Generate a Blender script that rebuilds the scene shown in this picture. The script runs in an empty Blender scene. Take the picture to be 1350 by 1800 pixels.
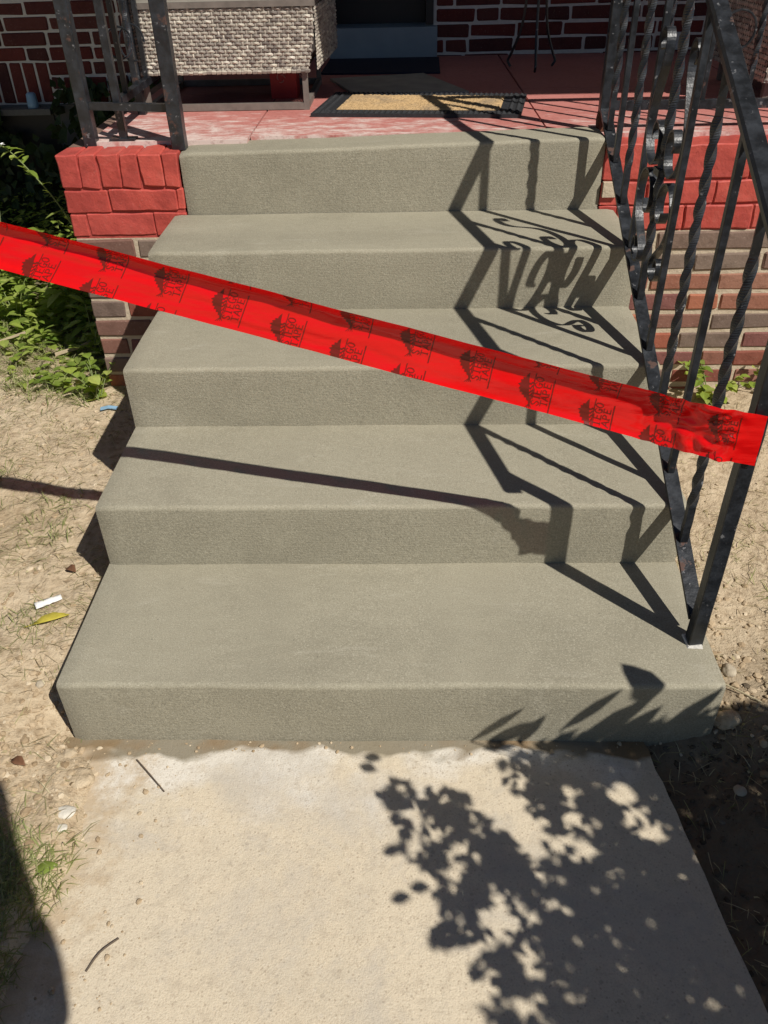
import bpy, bmesh, math, random
from mathutils import Vector, Matrix, noise, geometry

scene = bpy.context.scene
COL = scene.collection
R = math.radians

# ------------------------------------------------------------------ camera, sky, sun, exposure
cd = bpy.data.cameras.new('camera')
cam = bpy.data.objects.new('camera', cd)
COL.objects.link(cam)
r_ = Vector((0.99961352, 0.01934072, -0.01996887))
u_ = Vector((0.00464869, 0.59190597, 0.80599362))
f_ = Vector((-0.02740819, 0.80577494, -0.5915873))
m = Matrix((r_, u_, -f_)).transposed().to_4x4()
m.translation = (0.71161569, 0.0, 1.41471684)
cam.matrix_world = m
cd.sensor_fit = 'VERTICAL'
cd.sensor_height = 36
cd.lens = 36 * 1439.05 / 1800
cd.clip_start = 0.02
cd.clip_end = 500
scene.camera = cam

SUN_AZ, SUN_EL = R(-44), R(48)
SDIR = Vector((math.sin(SUN_AZ) * math.cos(SUN_EL), math.cos(SUN_AZ) * math.cos(SUN_EL), -math.sin(SUN_EL)))
world = bpy.data.worlds.new('World')
scene.world = world
world.use_nodes = True
wn = world.node_tree.nodes
sky = wn.new('ShaderNodeTexSky')
sky.sky_type = 'NISHITA'
sky.sun_disc = False
sky.sun_elevation = SUN_EL
sky.dust_density = 0.1
sky.air_density = 0.75
sky.sun_rotation = math.atan2(-SDIR.x, -SDIR.y)
wn['Background'].inputs['Strength'].default_value = 0.05
world.node_tree.links.new(sky.outputs[0], wn['Background'].inputs['Color'])
sl = bpy.data.lights.new('sun', 'SUN')
sl.energy = 5.0
sl.angle = R(0.53)
sl.color = (1.0, 0.955, 0.88)
so = bpy.data.objects.new('sun', sl)
COL.objects.link(so)
so.location = (4, -4, 7)
so.rotation_euler = SDIR.to_track_quat('-Z', 'Y').to_euler()
scene.view_settings.view_transform = 'Standard'
scene.view_settings.look = 'None'
scene.view_settings.gamma = 1
scene.view_settings.exposure = 0.0

rnd = random.Random(7)


# ------------------------------------------------------------------ helpers
class MB:
    def __init__(s):
        s.v = []
        s.f = []
        s.m = []

    def add(s, vs, fs, mi=0):
        o = len(s.v)
        s.v += [tuple(p) for p in vs]
        for f in fs:
            s.f.append(tuple(i + o for i in f))
            s.m.append(mi)

    def box(s, x0, x1, y0, y1, z0, z1, mi=0):
        s.add([(x0, y0, z0), (x1, y0, z0), (x1, y1, z0), (x0, y1, z0), (x0, y0, z1), (x1, y0, z1), (x1, y1, z1), (x0, y1, z1)],
              [(0, 3, 2, 1), (4, 5, 6, 7), (0, 1, 5, 4), (1, 2, 6, 5), (2, 3, 7, 6), (3, 0, 4, 7)], mi)

    def bar(s, path, hw, hh, ref=(1, 0, 0), twist=None, mi=0, ch=0.0, jit=0.0):
        """square bar swept along path. half sizes hw (along ref side) and hh, twist(i)->angle"""
        ref = Vector(ref)
        n = len(path)
        P = [Vector(p) for p in path]
        rings = []
        for i in range(n):
            t = (P[min(i + 1, n - 1)] - P[max(i - 1, 0)]).normalized()
            a = (ref - t * ref.dot(t)).normalized()
            b = t.cross(a)
            ang = twist(i) if twist else 0
            a, b = a * math.cos(ang) + b * math.sin(ang), b * math.cos(ang) - a * math.sin(ang)
            k = 1 - ch
            if ch:
                prof = [(1, k), (k, 1), (-k, 1), (-1, k), (-1, -k), (-k, -1), (k, -1), (1, -k)]
            else:
                prof = [(1, 1), (-1, 1), (-1, -1), (1, -1)]
            j = 1 + (noise.noise(P[i] * 40) * jit if jit else 0)
            rings.append([P[i] + a * (hw * x * j) + b * (hh * y * j) for x, y in prof])
        s.loft(rings, mi)

    def loft(s, rings, mi=0, cap=True):
        k = len(rings[0])
        vs = [p for r in rings for p in r]
        fs = []
        for i in range(len(rings) - 1):
            for j in range(k):
                j2 = (j + 1) % k
                fs.append((i * k + j, i * k + j2, (i + 1) * k + j2, (i + 1) * k + j))
        if cap:
            fs.append(tuple(range(k))[::-1])
            fs.append(tuple((len(rings) - 1) * k + j for j in range(k)))
        s.add(vs, fs, mi)

    def tube(s, path, rad, k=8, mi=0, cap=True):
        P = [Vector(p) for p in path]
        n = len(P)
        rings = []
        a = None
        for i in range(n):
            t = (P[min(i + 1, n - 1)] - P[max(i - 1, 0)]).normalized()
            if a is None:
                a = t.orthogonal().normalized()
            else:
                a = (a - t * a.dot(t)).normalized()
            b = t.cross(a)
            r = rad[i] if isinstance(rad, (list, tuple)) else rad
            rings.append([P[i] + (a * math.cos(q) + b * math.sin(q)) * r for q in [2 * math.pi * j / k for j in range(k)]])
        s.loft(rings, mi, cap)

    def build(s, name, mats, parent=None, smooth=False, sharp=None):
        me = bpy.data.meshes.new(name)
        o = world_of(parent)
        me.from_pydata([(x - o.x, y - o.y, z - o.z) for x, y, z in s.v], [], s.f)
        if not isinstance(mats, (list, tuple)):
            mats = [mats]
        for q in mats:
            me.materials.append(q)
        if len(mats) > 1:
            me.polygons.foreach_set('material_index', s.m)
        if smooth or sharp:
            me.polygons.foreach_set('use_smooth', [True] * len(me.polygons))
        me.update()
        if sharp:
            me.set_sharp_from_angle(angle=R(sharp))
        ob = bpy.data.objects.new(name, me)
        COL.objects.link(ob)
        ob.parent = parent
        return ob


def world_of(o):
    p = Vector((0, 0, 0))
    while o is not None:
        p += o.location
        o = o.parent
    return p


def tag(o, label=None, cat=None, group=None, kind=None):
    if label: o['label'] = label
    if cat: o['category'] = cat
    if group: o['group'] = group
    if kind: o['kind'] = kind
    return o


def thing(name, label, cat, loc, group=None):
    o = bpy.data.objects.new(name, None)
    o.empty_display_size = 0.05
    COL.objects.link(o)
    o.location = loc
    return tag(o, label, cat, group)


# ------------------------------------------------------------------ materials
class NT:
    def __init__(s, name):
        s.mat = bpy.data.materials.new(name)
        s.mat.use_nodes = True
        s.t = s.mat.node_tree
        s.b = s.t.nodes['Principled BSDF']
        s.out = s.t.nodes['Material Output']

    def n(s, typ, **kw):
        nd = s.t.nodes.new(typ)
        for k, v in kw.items():
            if k in nd.inputs.keys() if isinstance(k, str) else False:
                nd.inputs[k].default_value = v
            else:
                setattr(nd, k, v)
        return nd

    def l(s, a, b):
        s.t.links.new(a, b)

    def coord(s, which='Object'):
        return s.n('ShaderNodeTexCoord').outputs[which]

    def noise(s, vec, scale, detail=4, rough=0.55, dist=0.0):
        nd = s.n('ShaderNodeTexNoise')
        nd.inputs['Scale'].default_value = scale
        nd.inputs['Detail'].default_value = detail
        nd.inputs['Roughness'].default_value = rough
        nd.inputs['Distortion'].default_value = dist
        s.l(vec, nd.inputs['Vector'])
        return nd.outputs['Fac']

    def ramp(s, fac, stops):
        nd = s.n('ShaderNodeValToRGB')
        e = nd.color_ramp.elements
        while len(e) < len(stops):
            e.new(0.5)
        for el, (p, c) in zip(e, stops):
            el.position = p
            el.color = (c, c, c, 1) if isinstance(c, (int, float)) else (*c, 1)
        s.l(fac, nd.inputs['Fac'])
        return nd.outputs['Color']

    def mix(s, fac, a, b, mode='MIX'):
        nd = s.n('ShaderNodeMix', data_type='RGBA', blend_type=mode)
        for i, x in ((0, fac), (6, a), (7, b)):
            if isinstance(x, (int, float)):
                nd.inputs[i].default_value = x
            elif isinstance(x, tuple):
                nd.inputs[i].default_value = (*x, 1)
            else:
                s.l(x, nd.inputs[i])
        return nd.outputs[2]

    def math(s, op, a, b=0.0, clamp=False):
        nd = s.n('ShaderNodeMath', operation=op, use_clamp=clamp)
        for i, x in enumerate((a, b)):
            if isinstance(x, (int, float)):
                nd.inputs[i].default_value = x
            else:
                s.l(x, nd.inputs[i])
        return nd.outputs[0]

    def sep(s, vec):
        nd = s.n('ShaderNodeSeparateXYZ')
        s.l(vec, nd.inputs[0])
        return nd.outputs

    def bump(s, h, strength, dist, prev=None):
        nd = s.n('ShaderNodeBump')
        nd.inputs['Strength'].default_value = strength
        nd.inputs['Distance'].default_value = dist
        s.l(h, nd.inputs['Height'])
        if prev is not None:
            s.l(prev, nd.inputs['Normal'])
        return nd.outputs[0]

    def set(s, **kw):
        for k, v in kw.items():
            k = k.replace('_', ' ')
            i = s.b.inputs[k]
            if isinstance(v, (int, float)):
                i.default_value = v
            elif isinstance(v, tuple):
                i.default_value = (*v, 1)
            else:
                s.l(v, i)
        return s.mat


def stretch(t, vec, sx, sy, sz):
    mp = t.n('ShaderNodeMapping')
    mp.inputs['Scale'].default_value = (sx, sy, sz)
    t.l(vec, mp.inputs['Vector'])
    return mp.outputs[0]


def mat_concrete(name, rough_face):
    t = NT(name)
    c = t.coord()
    big = t.noise(c, 3.0, 5, 0.6)
    mid = t.noise(stretch(t, c, 1, 2.5, 1), 22, 4)
    col = t.mix(big, (0.268, 0.243, 0.178), (0.345, 0.317, 0.238))
    col = t.mix(t.ramp(mid, [(0.35, 0.0), (0.7, 0.5)]), col, (0.345, 0.318, 0.24))
    blot = t.noise(stretch(t, c, 1, 1.6, 1), 1.7, 6, 0.65, 0.5)
    col = t.mix(t.ramp(blot, [(0.38, 0.45), (0.55, 0.0)]), col, (0.215, 0.196, 0.145))
    col = t.mix(t.ramp(t.noise(stretch(t, c, 2, 7, 2), 2.6, 6, 0.7, 0.8), [(0.58, 0.0), (0.72, 0.4)]), col, (0.44, 0.41, 0.33))
    fine = t.noise(c, 420, 2)
    col = t.mix(t.ramp(fine, [(0.3, 0.5), (0.47, 0.0)]), col, (0.15, 0.14, 0.105))
    col = t.mix(t.ramp(fine, [(0.55, 0.0), (0.74, 0.65)]), col, (0.52, 0.49, 0.39))
    gr = t.noise(stretch(t, c, 1, 1.5, 1), 170, 4, 0.7)
    col = t.mix(t.ramp(gr, [(0.34, 0.3), (0.48, 0.0)]), col, (0.19, 0.175, 0.13))
    col = t.mix(t.ramp(gr, [(0.54, 0.0), (0.7, 0.25)]), col, (0.46, 0.43, 0.335))
    vo = t.n('ShaderNodeTexVoronoi')
    vo.inputs['Scale'].default_value = 26
    t.l(c, vo.inputs['Vector'])
    pit = t.ramp(vo.outputs['Distance'], [(0.035, 1.0), (0.06, 0.0)])
    col = t.mix(t.math('MULTIPLY', pit, 0.55), col, (0.1, 0.095, 0.075))
    if rough_face:
        stip = t.noise(c, 190, 5, 0.7)
        brush = t.noise(stretch(t, c, 6, 60, 110), 3, 3)
        nrm = t.bump(stip, 0.6, 0.0028)
        nrm = t.bump(brush, 0.35, 0.002, nrm)
        col = t.mix(t.ramp(stip, [(0.3, 0.55), (0.55, 0.0)]), col, (0.17, 0.158, 0.12))
    else:
        brush = t.noise(stretch(t, c, 3, 70, 70), 3, 3)
        nrm = t.bump(t.noise(c, 260, 4), 0.4, 0.0012)
        nrm = t.bump(brush, 0.3, 0.0014, nrm)
    nrm = t.bump(pit, -0.6, 0.002, nrm)
    return t.set(Base_Color=col, Roughness=0.88, Normal=nrm, Specular_IOR_Level=0.25)


def mat_walk():
    t = NT('walkway_concrete')
    c = t.coord()
    x, y, z = t.sep(c)
    big = t.noise(c, 2.2, 5, 0.6)
    col = t.mix(big, (0.56, 0.475, 0.35), (0.69, 0.60, 0.455))
    blot = t.noise(c, 9, 4, 0.6)
    col = t.mix(t.ramp(blot, [(0.5, 0.0), (0.75, 0.45)]), col, (0.47, 0.42, 0.335))
    # pale cement dust left near the steps
    dn = t.noise(c, 5, 5, 0.6)
    dm = t.math('ADD', t.math('ADD', t.math('MULTIPLY', t.math('SUBTRACT', y, 0.95), 4.5), t.math('MULTIPLY', t.math('SUBTRACT', 0.55, x), 0.7)), t.math('MULTIPLY', t.math('SUBTRACT', dn, 0.5), 3.2))
    col = t.mix(t.ramp(dm, [(0.1, 0.0), (0.6, 0.75)]), col, (0.70, 0.665, 0.6))
    # sand grains, pits, aggregate
    g = t.noise(c, 300, 3, 0.6)
    col = t.mix(t.ramp(g, [(0.3, 0.55), (0.47, 0.0)]), col, (0.36, 0.29, 0.2))
    col = t.mix(t.ramp(g, [(0.6, 0.0), (0.75, 0.6)]), col, (0.78, 0.72, 0.6))
    vo = t.n('ShaderNodeTexVoronoi')
    vo.inputs['Scale'].default_value = 75
    t.l(c, vo.inputs['Vector'])
    pick = t.math('MULTIPLY', t.ramp(t.sep(vo.outputs['Color'])[0], [(0.55, 0.0), (0.6, 1.0)]), t.ramp(blot, [(0.4, 0.15), (0.6, 1.0)]))
    agg = t.math('MULTIPLY', t.ramp(vo.outputs['Distance'], [(0.22, 1.0), (0.36, 0.0)]), pick)
    col = t.mix(t.math('MULTIPLY', agg, 0.5), col, t.mix(t.sep(vo.outputs['Color'])[1], (0.3, 0.245, 0.18), (0.62, 0.55, 0.45)))
    v2 = t.n('ShaderNodeTexVoronoi')
    v2.inputs['Scale'].default_value = 17
    t.l(c, v2.inputs['Vector'])
    hole = t.ramp(v2.outputs['Distance'], [(0.02, 1.0), (0.05, 0.0)])
    col = t.mix(t.math('MULTIPLY', hole, 0.6), col, (0.16, 0.13, 0.09))
    v3 = t.n('ShaderNodeTexVoronoi')
    v3.inputs['Scale'].default_value = 120
    t.l(c, v3.inputs['Vector'])
    pk = t.ramp(t.sep(v3.outputs['Color'])[2], [(0.72, 0.0), (0.75, 1.0)])
    pits = t.math('MULTIPLY', t.ramp(v3.outputs['Distance'], [(0.12, 1.0), (0.3, 0.0)]), pk)
    col = t.mix(t.math('MULTIPLY', pits, 0.55), col, (0.3, 0.23, 0.16))
    sl2 = t.math('ADD', t.math('MULTIPLY', t.math('SUBTRACT', 0.17, x), 7.0), t.math('MULTIPLY', t.math('SUBTRACT', t.noise(c, 14, 6, 0.7), 0.5), 3.4))
    col = t.mix(t.ramp(sl2, [(0.0, 0.0), (0.6, 0.85)]), col, t.mix(t.noise(c, 70, 4), (0.36, 0.265, 0.165), (0.58, 0.46, 0.31)))
    gr2 = t.noise(c, 38, 6, 0.75)
    col = t.mix(t.ramp(gr2, [(0.33, 0.5), (0.5, 0.0)]), col, (0.42, 0.35, 0.26))
    gst = t.noise(c, 3.1, 6, 0.7, 0.7)
    col = t.mix(t.ramp(gst, [(0.5, 0.0), (0.66, 0.6)]), col, (0.46, 0.42, 0.36))
    # wet, rusty wash at the foot of the new steps
    wn_ = t.noise(c, 8, 2, 0.5, 0.3)
    w = t.math('ADD', t.math('MULTIPLY', t.math('SUBTRACT', y, 1.066), 30.0), t.math('MULTIPLY', t.math('SUBTRACT', wn_, 0.5), 4.4))
    wet = t.ramp(w, [(-0.0, 0.0), (0.45, 1.0)])
    wcol = t.mix(t.ramp(t.noise(c, 6, 3), [(0.45, 0.0), (0.6, 1.0)]), (0.21, 0.18, 0.125), (0.2, 0.125, 0.055))
    col = t.mix(t.math('MULTIPLY', wet, 0.9), col, wcol)
    nrm = t.bump(g, 0.5, 0.0022)
    nrm = t.bump(t.noise(c, 90, 3), 0.4, 0.003, nrm)
    nrm = t.bump(hole, -0.8, 0.004, nrm)
    nrm = t.bump(pits, -0.7, 0.003, nrm)
    return t.set(Base_Color=col, Roughness=0.92, Normal=nrm, Specular_IOR_Level=0.2)


def mat_dirt():
    t = NT('dirt')
    c = t.coord()
    x, y, z = t.sep(c)
    a = t.noise(c, 2.5, 6, 0.6)
    col = t.mix(t.ramp(a, [(0.3, 0.0), (0.7, 1.0)]), (0.44, 0.34, 0.22), (0.60, 0.49, 0.345))
    b = t.noise(c, 40, 6, 0.65)
    col = t.mix(t.ramp(b, [(0.3, 0.7), (0.5, 0.0)]), col, (0.22, 0.15, 0.085))
    col = t.mix(t.ramp(b, [(0.55, 0.0), (0.75, 0.6)]), col, (0.66, 0.55, 0.39))
    # damp dark earth beside the walkway
    dn = t.noise(c, 7, 4, 0.6)
    d = t.math('SUBTRACT', t.math('MULTIPLY', t.math('SUBTRACT', x, 1.1), 8.0), t.math('MULTIPLY', t.math('SUBTRACT', y, 0.95), 9.0))
    d = t.math('ADD', d, t.math('MULTIPLY', t.math('SUBTRACT', dn, 0.5), 4.0))
    dx = t.ramp(t.math('SUBTRACT', x, 1.0), [(0.05, 0.0), (0.12, 1.0)])
    dy = t.ramp(t.math('SUBTRACT', 1.9, y), [(0.5, 0.0), (0.9, 1.0)])
    damp = t.math('MULTIPLY', t.math('MULTIPLY', dx, dy), 0.85)
    col = t.mix(damp, col, (0.11, 0.083, 0.055))
    # grassy soil at the back
    gb = t.ramp(t.math('ADD', t.math('MULTIPLY', t.math('SUBTRACT', y, 2.7), 1.5), dn), [(0.4, 0.0), (1.0, 0.8)])
    col = t.mix(gb, col, (0.09, 0.085, 0.035))
    nrm = t.bump(b, 0.9, 0.012)
    nrm = t.bump(t.noise(c, 220, 3), 0.6, 0.003, nrm)
    return t.set(Base_Color=col, Roughness=0.95, Normal=nrm, Specular_IOR_Level=0.1)


def mat_brick(name, cols, worn=0.35, rough=0.85, spec=0.3, stain=None):
    t = NT(name)
    c = t.coord()
    oi = t.n('ShaderNodeObjectInfo')
    rr = oi.outputs['Random']
    col = t.ramp(rr, [(i / max(1, len(cols) - 1), k) for i, k in enumerate(cols)])
    off = t.n('ShaderNodeVectorMath', operation='ADD')
    t.l(c, off.inputs[0])
    sc = t.n('ShaderNodeVectorMath', operation='SCALE')
    t.l(oi.outputs['Location'], sc.inputs[0])
    sc.inputs['Scale'].default_value = 3.7
    t.l(sc.outputs[0], off.inputs[1])
    v = off.outputs[0]
    n1 = t.noise(v, 25, 5, 0.65)
    col = t.mix(t.ramp(n1, [(0.3, worn), (0.5, 0.0)]), col, t.mix(1.0, col, (0.45, 0.42, 0.4), 'MULTIPLY'))
    n2 = t.noise(v, 160, 3, 0.6)
    col = t.mix(t.ramp(n2, [(0.6, 0.0), (0.8, worn)]), col, t.mix(0.45, col, (0.75, 0.6, 0.5)))
    if stain:
        n4 = t.noise(v, 7, 5, 0.65, 0.5)
        col = t.mix(t.ramp(n4, [(0.4, 0.45), (0.52, 0.0)]), col, (0.26, 0.035, 0.03))
        col = t.mix(t.ramp(n4, [(0.55, 0.0), (0.68, 0.4)]), col, (0.56, 0.15, 0.115))
        n3 = t.noise(v, 14, 5, 0.7, 0.6)
        col = t.mix(t.ramp(n3, [(stain[0], 0.0), (stain[0] + 0.05, 0.85)]), col, stain[1])
    nrm = t.bump(n2, 0.4, 0.0015)
    nrm = t.bump(n1, 0.7, 0.005, nrm)
    return t.set(Base_Color=col, Roughness=rough, Normal=nrm, Specular_IOR_Level=spec)


def mat_mortar(name, a, b):
    t = NT(name)
    c = t.coord()
    n = t.noise(c, 60, 5, 0.65)
    return t.set(Base_Color=t.mix(n, a, b), Roughness=0.95, Normal=t.bump(n, 0.7, 0.006))


def mat_iron(name='black_iron', rust=0.62, tone=(0.010, 0.0115, 0.014)):
    t = NT(name)
    c = t.coord()
    n = t.noise(c, 55, 5, 0.6)
    d = t.noise(c, 24, 5, 0.7)
    col = t.mix(t.ramp(d, [(0.42, 0.0), (0.7, 0.8)]), tone, (0.036, 0.041, 0.05))  # dust mottling; the bluish tone paints the sky's reflection into the colour
    col = t.mix(t.ramp(n, [(0.645, 0.0), (0.68, 0.7)]), col, (0.2, 0.2, 0.205))
    ru = t.noise(c, 13, 6, 0.7)
    ruf = t.ramp(ru, [(rust, 0.0), (rust + 0.04, 1.0)])
    col = t.mix(ruf, col, t.mix(n, (0.05, 0.022, 0.016), (0.10, 0.05, 0.035)))
    rg = t.math('ADD', t.math('MULTIPLY', ruf, 0.4), t.ramp(d, [(0.3, 0.28), (0.8, 0.46)]))
    nrm = t.bump(n, 0.5, 0.0016)
    nrm = t.bump(t.noise(c, 260, 3), 0.35, 0.0007, nrm)
    return t.set(Base_Color=col, Roughness=rg, Normal=nrm, Specular_IOR_Level=0.55)


def mat_plain(name, col, rough=0.7, var=0.25, scale=30, bump=0.3, bd=0.002, spec=0.4):
    t = NT(name)
    c = t.coord()
    n = t.noise(c, scale, 5, 0.6)
    dk = tuple(k * (1 - var) for k in col)
    lt = tuple(min(1, k * (1 + var)) for k in col)
    return t.set(Base_Color=t.mix(n, dk, lt), Roughness=rough, Normal=t.bump(n, bump, bd), Specular_IOR_Level=spec)


def mat_island(name, cols, rough=0.6, trans=0.0, spec=0.3):
    t = NT(name)
    g = t.n('ShaderNodeNewGeometry')
    col = t.ramp(g.outputs['Random Per Island'], [(i / (len(cols) - 1), k) for i, k in enumerate(cols)])
    n = t.noise(t.coord(), 90, 3)
    col = t.mix(t.ramp(n, [(0.35, 0.3), (0.6, 0.0)]), col, t.mix(1.0, col, (0.55, 0.55, 0.5), 'MULTIPLY'))
    t.set(Base_Color=col, Roughness=rough, Specular_IOR_Level=spec)
    if trans:
        tr = t.n('ShaderNodeBsdfTranslucent')
        t.l(t.mix(1.0, col, (1.0, 1.0, 0.45), 'MULTIPLY'), tr.inputs['Color'])
        mx = t.n('ShaderNodeMixShader')
        mx.inputs[0].default_value = trans
        t.l(t.b.outputs[0], mx.inputs[1])
        t.l(tr.outputs[0], mx.inputs[2])
        t.l(mx.outputs[0], t.out.inputs['Surface'])
    return t.mat


def mat_porch_floor():
    t = NT('porch_floor_paint')
    c = t.coord()
    x, y, z = t.sep(c)
    n = t.noise(c, 4, 5, 0.6)
    red = t.mix(n, (0.38, 0.115, 0.095), (0.54, 0.22, 0.19))
    s = t.noise(stretch(t, c, 5, 11, 5), 2.4, 7, 0.72)
    # white paint dust, thickest along the front edge
    yw = t.math('MULTIPLY', t.math('MAXIMUM', t.math('SUBTRACT', 0.36, y), -0.5), 0.42)
    xw = t.math('MULTIPLY', t.math('SUBTRACT', 0.0, x), 0.07)
    e = t.math('ADD', t.math('ADD', s, yw), xw)
    col = t.mix(t.ramp(e, [(0.5, 0.0), (0.6, 0.35), (0.68, 0.85)]), red, (0.66, 0.55, 0.5))
    col = t.mix(t.ramp(t.noise(c, 60, 5, 0.7), [(0.3, 0.5), (0.48, 0.0)]), col, (0.2, 0.06, 0.05))
    return t.set(Base_Color=col, Roughness=0.8, Normal=t.bump(s, 0.4, 0.002))


def mat_tape():
    t = NT('red_tape_film')
    c = t.coord()
    n = t.noise(stretch(t, c, 2, 6, 14), 2.0, 3)
    col = t.mix(n, (0.86, 0.004, 0.005), (0.95, 0.010, 0.010))
    t.set(Base_Color=col, Roughness=0.16, Specular_IOR_Level=0.55,
          Normal=t.bump(t.noise(stretch(t, c, 4, 10, 30), 3, 3), 0.25, 0.004))
    tr = t.n('ShaderNodeBsdfTranslucent')
    tr.inputs['Color'].default_value = (0.98, 0.006, 0.006, 1)
    mx = t.n('ShaderNodeMixShader')
    mx.inputs[0].default_value = 0.25
    t.l(t.b.outputs[0], mx.inputs[1])
    t.l(tr.outputs[0], mx.inputs[2])
    tp = t.n('ShaderNodeBsdfTransparent')
    tp.inputs['Color'].default_value = (0.75, 0.05, 0.06, 1)
    m2 = t.n('ShaderNodeMixShader')
    m2.inputs[0].default_value = 0.05
    t.l(mx.outputs[0], m2.inputs[1])
    t.l(tp.outputs[0], m2.inputs[2])
    t.l(m2.outputs[0], t.out.inputs['Surface'])
    return t.mat


def mat_coir():
    t = NT('coir')
    c = t.coord()
    n = t.noise(c, 130, 5, 0.65)
    col = t.mix(n, (0.36, 0.23, 0.11), (0.64, 0.45, 0.24))
    d = t.noise(c, 7, 5, 0.7, 0.4)
    col = t.mix(t.ramp(d, [(0.48, 0.0), (0.66, 0.7)]), col, (0.25, 0.19, 0.13))
    return t.set(Base_Color=col, Roughness=0.95, Normal=t.bump(n, 1.0, 0.006), Specular_IOR_Level=0.05)


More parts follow.
